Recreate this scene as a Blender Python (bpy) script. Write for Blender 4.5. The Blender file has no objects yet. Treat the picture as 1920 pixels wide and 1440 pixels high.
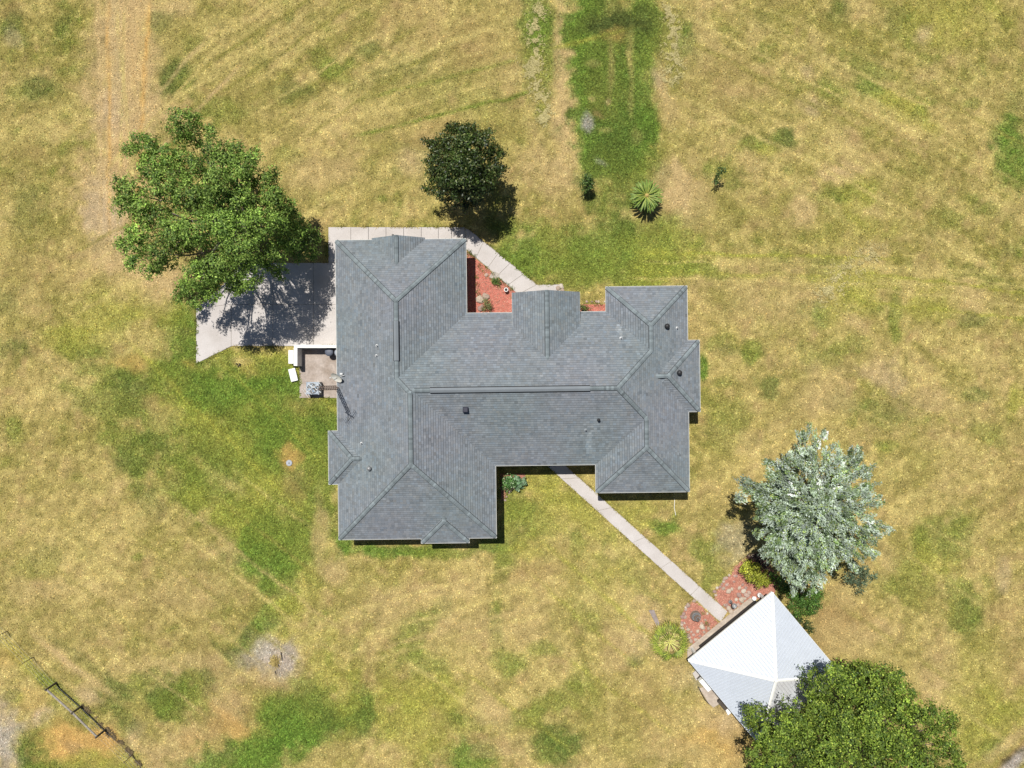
import bpy, math, random
import numpy as np
from mathutils import Vector, Matrix

# ------------------------------------------------------------ camera, sky, sun, exposure
SC = bpy.context.scene
H = 53.3                      # camera height (m)
K = 24.0                      # photo pixels per metre on the ground
cam_d = bpy.data.cameras.new('camera')
cam_d.sensor_width = 36.0
cam_d.lens = 18.0 / (960.0 / K / H)
cam_d.clip_end = 3000.0
cam = bpy.data.objects.new('camera', cam_d)
cam.location = (0, 0, H)
cam.rotation_euler = (0, 0, 0)
SC.collection.objects.link(cam)
SC.camera = cam

SUNDIR = Vector((0.205, -0.385, -1.0)).normalized()       # the way sunlight travels
world = bpy.data.worlds.new('World')
SC.world = world
world.use_nodes = True
wn = world.node_tree
sky = wn.nodes.new('ShaderNodeTexSky')
sky.sky_type = 'NISHITA'
sky.sun_disc = False
sky.sun_elevation = math.asin(-SUNDIR.z)
sky.sun_rotation = math.atan2(-SUNDIR.x, -SUNDIR.y)
sky.air_density = 1.0
sky.dust_density = 0.6
bg = wn.nodes['Background']
bg.inputs['Strength'].default_value = 0.05
wn.links.new(sky.outputs[0], bg.inputs['Color'])
sun_d = bpy.data.lights.new('sun', 'SUN')
sun_d.energy = 4.9
sun_d.angle = math.radians(0.5)
sun_d.color = (1.0, 0.965, 0.90)
sun = bpy.data.objects.new('sun', sun_d)
sun.rotation_euler = SUNDIR.to_track_quat('-Z', 'Y').to_euler()
sun.location = (-20, 40, 90)
SC.collection.objects.link(sun)
SC.view_settings.view_transform = 'Standard'
SC.view_settings.look = 'None'
SC.view_settings.gamma = 1.0
SC.view_settings.use_curve_mapping = False
SC.view_settings.exposure = 0.2

rng = np.random.default_rng(7)
random.seed(7)

# ------------------------------------------------------------ helpers
def P(px, py, z=0.0):
    """world point at height z that the photograph shows at pixel px, py"""
    s = (H - z) / H / K
    return Vector(((px - 960.0) * s, (720.0 - py) * s, z))

def lin(c):
    c = c / 255.0
    return c / 12.92 if c <= 0.04045 else ((c + 0.055) / 1.055) ** 2.4

KLIT = 1.7
def alb(r, g, b, k=KLIT):
    """albedo of a surface that looks (r,g,b) in full sun"""
    return (min(lin(r) / k, .85), min(lin(g) / k, .85), min(lin(b) / k, .85), 1.0)

def link(o, parent=None):
    SC.collection.objects.link(o)
    if parent is not None:
        o.parent = parent
    return o

def tag(o, label=None, cat=None, group=None, kind=None):
    if label: o['label'] = label
    if cat: o['category'] = cat
    if group: o['group'] = group
    if kind: o['kind'] = kind
    return o

def empty(name, loc, label=None, cat=None, group=None, rz=0.0, kind=None):
    o = bpy.data.objects.new(name, None)
    o.empty_display_size = 0.3
    o.location = loc
    o.rotation_euler = (0, 0, rz)
    SC.collection.objects.link(o)
    return tag(o, label, cat, group, kind)

def npmesh(name, V, F, mats, parent=None, col=None, smooth=False):
    """V (n,3); F (m,k) constant-size faces; col (m,3) linear colours per face"""
    V = np.asarray(V, dtype=np.float32); F = np.asarray(F, dtype=np.int32)
    me = bpy.data.meshes.new(name)
    m, k = F.shape
    me.vertices.add(len(V)); me.vertices.foreach_set('co', V.ravel())
    me.loops.add(m * k); me.loops.foreach_set('vertex_index', F.ravel())
    me.polygons.add(m)
    me.polygons.foreach_set('loop_start', np.arange(0, m * k, k, dtype=np.int32))
    if smooth:
        me.polygons.foreach_set('use_smooth', np.ones(m, dtype=bool))
    me.update(calc_edges=True)
    if col is not None:
        a = me.attributes.new('Col', 'FLOAT_COLOR', 'FACE')
        c4 = np.ones((m, 4), dtype=np.float32); c4[:, :3] = col
        a.data.foreach_set('color', c4.ravel())
    for mm in (mats if isinstance(mats, (list, tuple)) else [mats]):
        me.materials.append(mm)
    o = bpy.data.objects.new(name, me)
    return link(o, parent)

class MB:
    """collects shapes of one part and links them as one mesh"""
    def __init__(s): s.v = []; s.f = []; s.m = []; s.c = []
    def add(s, vs, fs, m=0, c=(1, 1, 1)):
        n = len(s.v); s.v += [tuple(v) for v in vs]
        for f in fs:
            s.f.append(tuple(i + n for i in f)); s.m.append(m); s.c.append(c)
        return s
    def box(s, x0, x1, y0, y1, z0, z1, m=0, c=(1, 1, 1), b=0.0):
        if b <= 0:
            vs = [(x, y, z) for z in (z0, z1) for y in (y0, y1) for x in (x0, x1)]
            return s.add(vs, [(0, 2, 3, 1), (4, 5, 7, 6), (0, 1, 5, 4), (2, 6, 7, 3), (0, 4, 6, 2), (1, 3, 7, 5)], m, c)
        vs = [(x0, y0, z0), (x1, y0, z0), (x1, y1, z0), (x0, y1, z0),
              (x0, y0, z1 - b), (x1, y0, z1 - b), (x1, y1, z1 - b), (x0, y1, z1 - b),
              (x0 + b, y0 + b, z1), (x1 - b, y0 + b, z1), (x1 - b, y1 - b, z1), (x0 + b, y1 - b, z1)]
        fs = [(3, 2, 1, 0), (8, 9, 10, 11)]
        for i in range(4):
            j = (i + 1) % 4
            fs += [(i, j, j + 4, i + 4), (i + 4, j + 4, j + 8, i + 8)]
        return s.add(vs, fs, m, c)
    def prism(s, pts, z0, z1, m=0, c=(1, 1, 1), b=0.0):
        """pts counter-clockwise; b = chamfer of the top edge"""
        n = len(pts)
        if b > 0:
            cx = sum(p[0] for p in pts) / n; cy = sum(p[1] for p in pts) / n
            top = []
            for p in pts:
                d = math.hypot(p[0] - cx, p[1] - cy) or 1
                top.append((p[0] + (cx - p[0]) / d * b * 1.3, p[1] + (cy - p[1]) / d * b * 1.3, z1))
            vs = [(p[0], p[1], z0) for p in pts] + [(p[0], p[1], z1 - b) for p in pts] + top
            fs = [tuple(range(n))[::-1], tuple(range(2 * n, 3 * n))]
            for i in range(n):
                j = (i + 1) % n
                fs += [(i, j, j + n, i + n), (i + n, j + n, j + 2 * n, i + 2 * n)]
        else:
            vs = [(p[0], p[1], z0) for p in pts] + [(p[0], p[1], z1) for p in pts]
            fs = [tuple(range(n))[::-1], tuple(range(n, 2 * n))]
            for i in range(n):
                j = (i + 1) % n
                fs.append((i, j, j + n, i + n))
        return s.add(vs, fs, m, c)
    def tube(s, p, q, r0, r1=None, n=8, m=0, c=(1, 1, 1), caps=True):
        r1 = r0 if r1 is None else r1
        p = Vector(p); q = Vector(q); d = (q - p).normalized()
        a = d.orthogonal().normalized(); b = d.cross(a)
        vs = []
        for (o, r) in ((p, r0), (q, r1)):
            for i in range(n):
                t = 2 * math.pi * i / n
                vs.append(o + a * (r * math.cos(t)) + b * (r * math.sin(t)))
        fs = [(i, (i + 1) % n, (i + 1) % n + n, i + n) for i in range(n)]
        if caps: fs += [tuple(range(n))[::-1], tuple(range(n, 2 * n))]
        return s.add(vs, fs, m, c)
    def lathe(s, prof, cx=0, cy=0, n=20, m=0, c=(1, 1, 1)):
        vs = []
        for (r, z) in prof:
            for i in range(n):
                t = 2 * math.pi * i / n
                vs.append((cx + r * math.cos(t), cy + r * math.sin(t), z))
        fs = []
        for k in range(len(prof) - 1):
            for i in range(n):
                j = (i + 1) % n
                fs.append((k * n + i, k * n + j, (k + 1) * n + j, (k + 1) * n + i))
        fs.append(tuple(range((len(prof) - 1) * n, len(prof) * n)))
        return s.add(vs, fs, m, c)
    def build(s, name, mats, parent=None, smooth=False):
        me = bpy.data.meshes.new(name)
        me.from_pydata(s.v, [], s.f)
        mats = mats if isinstance(mats, (list, tuple)) else [mats]
        for mm in mats: me.materials.append(mm)
        me.polygons.foreach_set('material_index', s.m)
        if smooth: me.polygons.foreach_set('use_smooth', [True] * len(s.f))
        a = me.attributes.new('Col', 'FLOAT_COLOR', 'FACE')
        a.data.foreach_set('color', np.array([(c[0], c[1], c[2], 1) for c in s.c], dtype=np.float32).ravel())
        me.update()
        o = bpy.data.objects.new(name, me)
        return link(o, parent)

# ------------------------------------------------------------ materials
def new_mat(name):
    m = bpy.data.materials.new(name); m.use_nodes = True
    return m, m.node_tree.nodes, m.node_tree.links, m.node_tree.nodes['Principled BSDF']

def mat_noise(name, c, c2=None, scale=3.0, rough=0.85, detail=6, bump=0.0, bscale=60.0, metallic=0.0, spec=0.3, fac=0.5, fine=0.0, fscale=40.0):
    m, N, L, B = new_mat(name)
    c2 = c2 or tuple(x * 0.7 for x in c[:3]) + (1,)
    tc = N.new('ShaderNodeTexCoord')
    nz = N.new('ShaderNodeTexNoise'); nz.inputs['Scale'].default_value = scale; nz.inputs['Detail'].default_value = detail
    L.new(tc.outputs['Object'], nz.inputs['Vector'])
    rp = N.new('ShaderNodeMapRange'); rp.inputs[1].default_value = 0.5 - 0.25; rp.inputs[2].default_value = 0.75
    L.new(nz.outputs['Fac'], rp.inputs[0])
    mx = N.new('ShaderNodeMix'); mx.data_type = 'RGBA'
    mx.inputs[6].default_value = c; mx.inputs[7].default_value = c2
    L.new(rp.outputs[0], mx.inputs[0])
    out = mx.outputs[2]
    if fine > 0:
        n2 = N.new('ShaderNodeTexNoise'); n2.inputs['Scale'].default_value = fscale; n2.inputs['Detail'].default_value = 2
        L.new(tc.outputs['Object'], n2.inputs['Vector'])
        r2 = N.new('ShaderNodeMapRange'); r2.inputs[1].default_value = .3; r2.inputs[2].default_value = .7
        r2.inputs[3].default_value = 1 - fine; r2.inputs[4].default_value = 1 + fine
        L.new(n2.outputs['Fac'], r2.inputs[0])
        vm = N.new('ShaderNodeVectorMath'); vm.operation = 'SCALE'
        L.new(out, vm.inputs[0]); L.new(r2.outputs[0], vm.inputs['Scale'])
        out = vm.outputs[0]
    L.new(out, B.inputs['Base Color'])
    B.inputs['Roughness'].default_value = rough
    B.inputs['Metallic'].default_value = metallic
    B.inputs['Specular IOR Level'].default_value = spec
    if bump > 0:
        nb = N.new('ShaderNodeTexNoise'); nb.inputs['Scale'].default_value = bscale; nb.inputs['Detail'].default_value = 3
        L.new(tc.outputs['Object'], nb.inputs['Vector'])
        bp = N.new('ShaderNodeBump'); bp.inputs['Strength'].default_value = bump; bp.inputs['Distance'].default_value = 0.02
        L.new(nb.outputs['Fac'], bp.inputs['Height']); L.new(bp.outputs[0], B.inputs['Normal'])
    return m

def mat_attr(name, rough=0.8, spec=0.25, trans=0.0, nscale=0.0, namp=0.0, tint=(1, 1, 1, 1), bump=0.0):
    """colour from the piece's own face attribute, with a little grain"""
    m, N, L, B = new_mat(name)
    at = N.new('ShaderNodeAttribute'); at.attribute_name = 'Col'
    out = at.outputs['Color']
    if namp > 0:
        tc = N.new('ShaderNodeTexCoord')
        n2 = N.new('ShaderNodeTexNoise'); n2.inputs['Scale'].default_value = nscale; n2.inputs['Detail'].default_value = 4
        L.new(tc.outputs['Object'], n2.inputs['Vector'])
        r2 = N.new('ShaderNodeMapRange'); r2.inputs[1].default_value = .3; r2.inputs[2].default_value = .7
        r2.inputs[3].default_value = 1 - namp; r2.inputs[4].default_value = 1 + namp
        L.new(n2.outputs['Fac'], r2.inputs[0])
        vm = N.new('ShaderNodeVectorMath'); vm.operation = 'SCALE'
        L.new(out, vm.inputs[0]); L.new(r2.outputs[0], vm.inputs['Scale'])
        out = vm.outputs[0]
        if bump > 0:
            bp = N.new('ShaderNodeBump'); bp.inputs['Strength'].default_value = bump; bp.inputs['Distance'].default_value = 0.02
            L.new(n2.outputs['Fac'], bp.inputs['Height']); L.new(bp.outputs[0], B.inputs['Normal'])
    L.new(out, B.inputs['Base Color'])
    B.inputs['Roughness'].default_value = rough
    B.inputs['Specular IOR Level'].default_value = spec
    if trans > 0:
        T = N.new('ShaderNodeBsdfTranslucent'); L.new(out, T.inputs['Color'])
        mx = N.new('ShaderNodeMixShader'); mx.inputs[0].default_value = trans
        L.new(B.outputs[0], mx.inputs[1]); L.new(T.outputs[0], mx.inputs[2])
        L.new(mx.outputs[0], N['Material Output'].inputs['Surface'])
    return m

M = {}
M['grass'] = mat_attr('grass_blades', rough=.9, spec=.08, trans=.12)
M['ground'] = mat_attr('lawn_soil', rough=1.0, spec=.05, nscale=11.0, namp=.42, bump=.8)
M['leaf'] = mat_attr('foliage', rough=.6, spec=.3, trans=.16)
M['leaf_gloss'] = mat_attr('glossy_foliage', rough=.45, spec=.4, trans=.05)
M['leaf_silver'] = mat_attr('silver_foliage', rough=.8, spec=.15, trans=.10)
M['bark'] = mat_noise('bark', (.16, .12, .09, 1), (.08, .06, .045, 1), 6, .95, bump=.6, bscale=20)
M['bark_pale'] = mat_noise('pale_bark', (.26, .23, .19, 1), (.13, .11, .09, 1), 6, .95, bump=.6, bscale=20)
M['concrete'] = mat_noise('concrete', alb(242, 235, 231), alb(216, 207, 200), 0.55, .9, fine=.07, fscale=14, bump=.15, bscale=50)
M['concrete_pink'] = mat_noise('tan_concrete', alb(228, 213, 196), alb(200, 182, 165), 1.6, .9, fine=.12, fscale=6, bump=.15)
M['concrete_dirty'] = mat_noise('stained_concrete', alb(222, 208, 198), alb(172, 154, 138), 1.3, .9, detail=8, fine=.12, fscale=7, bump=.2)
M['joint'] = mat_noise('joint_soil', alb(196, 188, 174), alb(172, 160, 142), 4, 1.0)
M['shingle'] = mat_attr('asphalt_shingle', rough=.92, spec=.2, nscale=1.1, namp=.07, bump=.0)
M['deck'] = mat_noise('roof_felt', (.05, .053, .06, 1), (.04, .044, .05, 1), 3, .95)  # felt kept near black so the course gaps read as butt shadow
M['fascia'] = mat_noise('painted_fascia', (.55, .55, .52, 1), (.48, .48, .45, 1), 3, .6)
M['soffit'] = mat_noise('soffit_paint', (.6, .59, .55, 1), (.52, .51, .48, 1), 3, .7)
M['wall'] = mat_noise('stucco_wall', (.55, .50, .42, 1), (.48, .43, .36, 1), 2, .9, bump=.3, bscale=40)
M['white'] = mat_noise('white_paint', (.78, .78, .76, 1), (.70, .70, .67, 1), 3, .55)
M['glass'] = mat_noise('window_glass', (.02, .025, .03, 1), (.03, .035, .04, 1), 3, .08, spec=.6)
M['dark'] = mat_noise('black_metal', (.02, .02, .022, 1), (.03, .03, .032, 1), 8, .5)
M['darkblue'] = mat_noise('dark_painted_vent', (.02, .022, .035, 1), (.03, .03, .05, 1), 8, .5)
M['pipe'] = mat_noise('white_pipe', (.65, .66, .66, 1), (.5, .5, .5, 1), 8, .6)
M['lead'] = mat_noise('lead_flashing', (.33, .36, .38, 1), (.25, .27, .29, 1), 8, .7)
M['steel'] = mat_noise('galvanised_steel', (.32, .33, .34, 1), (.22, .22, .22, 1), 9, .5, metallic=.4)
M['rust'] = mat_noise('weathered_brown_steel', (.14, .09, .07, 1), (.22, .17, .14, 1), 9, .7)
M['wood'] = mat_noise('weathered_wood', alb(205, 196, 184), alb(160, 150, 138), 5, .95, bump=.3)
M['wood_dark'] = mat_noise('dark_weathered_wood', (.055, .045, .038, 1), (.09, .075, .06, 1), 6, .95, bump=.3)
M['plastic_grey'] = mat_noise('grey_plastic', (.10, .115, .15, 1), (.085, .095, .125, 1), 4, .5)
M['plastic_pale'] = mat_noise('pale_plastic', (.36, .38, .42, 1), (.30, .32, .35, 1), 4, .5)
M['ac'] = mat_noise('condenser_paint', (.36, .41, .47, 1), (.28, .33, .39, 1), 5, .55)
M['fan'] = mat_noise('fan_blue_metal', (.10, .20, .33, 1), (.16, .30, .44, 1), 5, .4)
M['zinc'] = mat_noise('white_metal_roof', (.49, .525, .58, 1), (.46, .495, .55, 1), .8, .5, spec=.3, fine=.03, fscale=4)
M['zinc_stain'] = mat_noise('stained_metal_roof', (.66, .70, .76, 1), (.46, .43, .41, 1), .45, .5, spec=.4, fine=.05, fscale=6)
M['mulch'] = mat_noise('red_mulch', alb(240, 152, 134), alb(206, 124, 104), 3, 1.0, fine=.35, fscale=26, bump=.8, bscale=30)
M['mulch_pale'] = mat_noise('faded_mulch', alb(220, 156, 136), alb(190, 122, 104), 2.2, 1.0, fine=.3, fscale=22, bump=.8, bscale=30)
M['chip'] = mat_attr('mulch_chips', rough=.95, spec=.1)
M['stone'] = mat_attr('stone', rough=.95, spec=.15, nscale=9, namp=.22, bump=.5)
M['dish'] = mat_noise('dish_paint', (.66, .64, .58, 1), (.58, .56, .50, 1), 3, .6)
M['frond'] = mat_attr('palm_frond', rough=.55, spec=.35, trans=.12)

# ------------------------------------------------------------ value noise
def lattice(seed, n=256):
    return np.random.default_rng(seed).random((n, n)).astype(np.float32)
def vnoise(x, y, scale, seed):
    L = _lat.setdefault(seed, lattice(seed)); n = L.shape[0]
    X = x / scale + 1000.37; Y = y / scale + 1000.71
    xi = np.floor(X).astype(int); yi = np.floor(Y).astype(int)
    fx = X - xi; fy = Y - yi
    fx = fx * fx * (3 - 2 * fx); fy = fy * fy * (3 - 2 * fy)
    a = L[xi % n, yi % n]; b = L[(xi + 1) % n, yi % n]; c = L[xi % n, (yi + 1) % n]; d = L[(xi + 1) % n, (yi + 1) % n]
    return (a * (1 - fx) + b * fx) * (1 - fy) + (c * (1 - fx) + d * fx) * fy
_lat = {}
def fbm(x, y, scale, seed, octv=4):
    s = 0; a = 1; t = 0
    for i in range(octv):
        s = s + a * vnoise(x * (1 if i % 2 == 0 else .92) + y * (0 if i % 2 == 0 else .39), y * (1 if i % 2 == 0 else .92) - x * (0 if i % 2 == 0 else .39), scale / 2 ** i, seed + i)
        t += a; a *= .55
    return s / t

# ------------------------------------------------------------ what grows where (pixel-plane of the ground)
PAL = {k: np.array(alb(*v)[:3]) for k, v in dict(
    ST=(202, 181, 114), OL=(160, 152, 80), TA=(212, 188, 126), G=(134, 148, 64), VG=(114, 145, 58), DG=(104, 124, 56),
    YG=(178, 177, 80), SA=(220, 190, 136), PK=(214, 188, 152), GR=(196, 186, 176), BR=(182, 152, 102), OR=(226, 182, 110),
    LS=(222, 202, 128), DK=(78, 76, 50), WH=(214, 206, 188)).items()}
BLOBS = [
 # upper left, worn sandy track
 (232,150,62,200,4,'SA',.55),(215,380,50,120,4,'SA',.6),(225,150,22,180,4,'WH',.3),(200,400,24,60,0,'WH',.35),(240,50,42,110,3,'SA',.75),(232,190,48,90,8,'SA',.8),(205,330,34,120,4,'SA',.7),(196,410,28,34,0,'PK',.8),(215,480,40,44,0,'SA',.6),
 (212,225,26,40,0,'PK',.7),(225,280,22,40,0,'OR',.25),(250,100,20,90,0,'OR',.25),(300,540,70,34,20,'SA',.8),(262,520,40,40,0,'SA',.55),(320,20,40,20,0,'SA',.5),
 (190,60,20,60,0,'SA',.4),(280,210,30,40,40,'SA',.6),
 (85,167,32,15,10,'DG',.7),(25,45,16,22,0,'DG',.65),(25,70,14,14,0,'PK',.5),(115,50,14,22,0,'DG',.5),(30,170,14,10,0,'G',.5),(192,72,7,7,0,'DK',.5),(176,118,6,9,0,'DK',.4),
 (330,143,28,30,-20,'DG',.85),(352,160,20,14,30,'G',.5),(296,44,26,18,-25,'DG',.55),(340,75,34,26,20,'OL',.6),(368,90,20,14,0,'G',.4),(390,168,20,10,20,'BR',.5),
 (418,205,34,16,5,'G',.65),(452,232,30,14,0,'OL',.5),(556,174,24,20,20,'DG',.55),(620,125,32,20,28,'G',.75),(648,152,24,12,20,'G',.4),(492,116,14,9,0,'DG',.6),
 (540,292,30,14,0,'G',.4),(545,240,30,16,10,'OL',.6),(470,150,60,40,0,'OL',.4),(440,18,30,12,-20,'OL',.6),
 (560,60,150,10,-33,'OL',.4),(520,90,140,8,-33,'LS',.35),(470,60,120,7,-35,'LS',.35),(600,110,130,8,-30,'OL',.4),(420,110,70,6,-38,'LS',.4),
 (590,330,60,30,-20,'SA',.45),(560,360,30,14,0,'OL',.4),(40,330,36,50,0,'OL',.4),(50,390,30,30,30,'DG',.4),(110,430,90,14,20,'OL',.4),(30,460,30,30,0,'OL',.4),
 (60,280,20,24,0,'BR',.45),(20,20,18,14,0,'BR',.5),(90,240,60,26,0,'LS',.3),
 # top middle
 (690,95,24,14,10,'DG',.55),(740,140,70,18,-18,'DG',.45),(660,60,40,16,-20,'OL',.4),(820,170,40,24,0,'G',.35),(750,180,60,26,10,'OL',.5),(870,130,50,24,0,'OL',.5),
 (905,190,40,24,0,'G',.3),(950,240,50,40,10,'OL',.5),(800,255,50,16,-20,'BR',.4),(778,310,30,22,0,'PK',.35),(715,372,8,6,0,'G',.6),(900,80,40,34,0,'BR',.4),(770,40,60,30,0,'BR',.35),
 (790,100,120,6,-20,'LS',.5),(860,75,130,5,-22,'LS',.4),
 (990,70,14,80,0,'G',.7),(1022,90,24,100,0,'G',.75),(1010,40,30,50,0,'VG',.6),(1056,110,13,120,3,'SA',.8),(1064,230,16,60,8,'SA',.8),(1070,300,16,30,0,'SA',.5),
 (1098,80,28,110,0,'VG',.95),(1092,190,18,110,0,'VG',.9),(1120,150,34,170,0,'VG',.85),(1150,150,50,170,0,'G',.85),(1200,150,28,180,0,'VG',.75),(1208,60,16,80,0,'G',.5),
 (1150,265,58,46,0,'VG',.95),(1208,235,22,36,0,'VG',.8),(1140,292,36,22,0,'G',.8),(1180,315,50,22,0,'G',.7),(1130,240,40,30,0,'DG',.4),
 (1157,42,40,26,0,'DK',1.0),(1156,66,18,14,0,'OR',.75),(1146,120,5,46,0,'ST',.8),(1183,108,6,42,0,'ST',.8),(1182,190,5,26,0,'ST',.6),(1190,252,10,14,0,'ST',.6),
 (1110,72,60,4,-14,'YG',.7),(1130,190,26,30,0,'OL',.45),(1101,228,10,13,-10,'GR',1.2),(1123,214,9,6,30,'BR',1.2),(1110,186,6,5,0,'LS',1.2),(1143,190,5,6,0,'SA',1.),(1133,243,12,4,0,'LS',.8),(1112,120,12,5,0,'LS',.5),
 (1128,304,10,4,30,'WH',.8),
 (1238,110,12,70,0,'OL',.5),(1265,75,34,60,0,'G',.45),(1285,75,14,26,0,'VG',.6),(1248,180,14,50,-14,'SA',.8),(1232,150,7,16,-30,'PK',.6),(1262,200,20,40,0,'ST',.5),
 (1265,350,22,42,0,'SA',.85),(1275,400,14,20,0,'SA',.5),(1095,430,60,14,0,'ST',.5),(1035,330,30,40,-30,'SA',.5),(1240,330,14,20,0,'DG',.3),(1170,350,40,20,0,'OL',.5),
 (1110,478,130,36,0,'VG',.8),(1050,500,70,28,0,'G',.75),(985,470,40,30,0,'VG',.75),(950,440,24,24,0,'G',.8),(930,430,20,12,30,'DG',.5),(1180,520,70,18,0,'G',.8),(1210,425,70,16,-10,'G',.6),(1140,425,40,12,0,'DG',.4),
 (1035,455,28,26,0,'OL',.7),(1062,520,30,14,0,'OL',.6),(1260,500,70,26,0,'YG',.8),(1240,455,60,18,0,'YG',.4),(1090,400,30,20,0,'BR',.3),(1120,560,20,9,0,'OL',.6),(1130,567,10,6,0,'SA',.7),
 (1305,508,40,14,0,'VG',.45),
 # upper right
 (1470,262,16,18,0,'DG',.8),(1420,268,30,14,0,'G',.7),(1440,282,20,10,0,'YG',.5),(1395,200,40,22,0,'OL',.55),(1350,310,30,20,0,'G',.4),(1322,320,9,14,0,'G',.6),(1370,345,14,8,0,'G',.5),
 (1633,132,40,22,20,'G',.65),(1632,168,22,13,10,'VG',.6),(1700,205,50,16,30,'YG',.7),(1725,210,12,10,0,'G',.5),(1562,166,18,14,0,'G',.55),(1530,155,18,10,0,'G',.4),
 (1900,295,22,60,0,'VG',.9),(1880,250,22,16,20,'VG',.6),(1910,200,16,40,0,'DG',.4),(1820,193,14,9,0,'G',.6),(1573,23,16,24,0,'DG',.55),(1680,37,18,22,10,'DG',.5),(1600,72,60,24,20,'OL',.7),
 (1785,40,80,40,0,'YG',.5),(1727,108,14,12,0,'G',.45),(1780,403,26,26,20,'G',.45),(1856,390,14,16,0,'G',.5),(1613,375,26,34,0,'YG',.5),(1570,363,34,10,0,'G',.4),(1460,10,60,16,20,'OL',.5),(1440,30,24,10,0,'G',.35),
 (1570,323,38,16,0,'SA',.8),(1510,388,20,26,0,'SA',.7),(1515,190,22,20,30,'PK',.55),(1517,130,10,9,0,'PK',.5),(1727,64,12,14,0,'PK',.6),(1300,385,26,40,0,'SA',.5),(1330,80,40,30,0,'SA',.3),(1640,390,20,16,0,'SA',.4),
 (1500,95,110,6,28,'LS',.45),(1560,75,150,5,26,'LS',.4),(1620,180,160,6,26,'LS',.25),(1900,360,20,60,0,'OL',.3),(1860,440,40,20,0,'OL',.4),(1900,470,20,12,0,'DG',.4),(1750,320,60,40,0,'OL',.35),(1400,400,50,20,0,'OL',.4),
 (1480,450,60,20,0,'OL',.35),(1610,440,60,30,0,'YG',.3),(1350,150,50,40,0,'BR',.25),(1700,340,30,12,30,'OL',.5),
 # right middle
 (1533,588,15,20,0,'VG',.7),(1555,590,26,22,0,'YG',.5),(1557,500,34,14,0,'G',.5),(1590,520,60,24,-15,'LS',.5),(1600,545,40,22,0,'YG',.6),(1640,480,26,16,0,'SA',.5),(1677,585,9,44,0,'G',.65),(1830,600,24,13,0,'DG',.6),(1747,565,40,26,0,'YG',.6),
 (1840,520,50,12,10,'G',.5),(1740,505,120,4,4,'LS',.5),(1720,532,100,4,6,'LS',.35),(1500,525,140,4,4,'YG',.35),
 (1403,655,16,18,0,'G',.65),(1345,642,18,12,0,'G',.55),(1370,660,20,10,0,'DG',.4),(1440,722,18,16,0,'DG',.7),(1360,716,20,10,0,'G',.4),(1318,688,9,20,0,'VG',.95),(1540,672,30,22,20,'G',.45),(1590,646,30,12,-15,'G',.5),(1640,762,70,20,5,'DG',.45),(1660,790,30,12,0,'G',.4),
 (1657,710,28,24,0,'PK',.55),(1640,690,16,20,0,'SA',.5),(1597,612,20,14,0,'SA',.55),(1745,760,44,24,10,'SA',.55),(1813,560,34,22,0,'SA',.45),(1362,800,36,44,0,'G',.45),(1350,850,30,24,0,'OL',.5),(1663,837,18,10,0,'G',.55),(1830,742,18,12,0,'DG',.6),(1903,757,20,22,0,'YG',.7),
 (1490,560,60,50,0,'SA',.3),(1380,560,60,36,0,'SA',.3),(1540,740,50,40,-30,'SA',.4),(1480,780,50,14,-40,'SA',.35),(1400,840,24,18,0,'SA',.4),(1850,812,40,14,30,'G',.45),(1790,770,50,10,20,'LS',.3),(1440,900,30,30,0,'OL',.2),(1480,770,26,34,0,'OL',.4),
 (1720,900,60,50,0,'OL',.3),(1900,900,40,60,0,'BR',.3),(1700,850,60,8,0,'OL',.4),(1350,560,20,40,0,'OL',.4),(1870,680,60,10,0,'LS',.3),
 # lower right
 (1763,1008,34,34,20,'G',.65),(1800,1010,20,40,20,'G',.45),(1807,1130,28,40,15,'G',.75),(1820,1150,18,30,0,'DG',.4),(1712,1075,40,44,30,'G',.5),(1750,1060,40,20,0,'YG',.5),(1697,1122,36,18,30,'G',.5),(1730,1135,50,20,20,'OL',.6),(1880,1083,14,24,0,'PK',.55),(1875,1140,20,20,0,'BR',.45),
 (1580,1160,60,26,20,'BR',.75),(1560,1195,34,30,30,'BR',.8),(1600,1205,50,26,20,'TA',.7),(1650,1190,30,20,0,'SA',.5),(1540,1110,26,30,0,'BR',.5),(1600,1120,34,18,0,'TA',.5),(1660,1050,14,40,0,'SA',.4),(1755,1270,34,50,-10,'SA',.7),(1790,1320,34,24,10,'TA',.6),
 (1852,1340,60,60,0,'YG',.55),(1872,1402,22,13,-30,'G',.7),(1830,1260,60,50,0,'YG',.25),(1700,1230,50,40,0,'OL',.25),(1898,1232,30,60,0,'BR',.3),(1905,1418,34,12,-38,'BR',1.),(1900,1432,30,10,-38,'GR',1.),(1888,1425,14,5,-38,'DK',.8),(1915,1410,10,5,0,'DK',.7),(1890,1395,40,10,-38,'SA',.7),
 (1347,1395,56,34,10,'OR',.6),(1330,1350,44,22,30,'SA',.7),(1370,1360,26,20,40,'PK',.6),(1390,1390,20,30,0,'BR',.6),(1300,1420,60,20,0,'TA',.5),(1318,1045,22,40,-10,'G',.7),(1390,960,24,40,0,'ST',.3),(1380,1020,28,30,0,'GR',.35),(1245,985,26,10,10,'VG',.8),(1200,960,30,24,30,'YG',.5),
 (1300,1290,26,30,40,'OL',.3),(1275,1330,40,40,30,'LS',.35),(1330,1300,16,30,-40,'GR',.5),(1275,1275,24,18,0,'PK',.3),
 # bottom centre
 (720,1033,80,10,2,'VG',.9),(830,1035,60,12,0,'G',.7),(643,1018,12,18,0,'VG',.9),(640,1050,14,12,0,'G',.5),(920,1025,28,14,0,'VG',.7),(938,1055,18,30,0,'G',.7),(765,1060,10,12,0,'OL',.9),(730,1055,10,12,0,'OL',.6),
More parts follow.
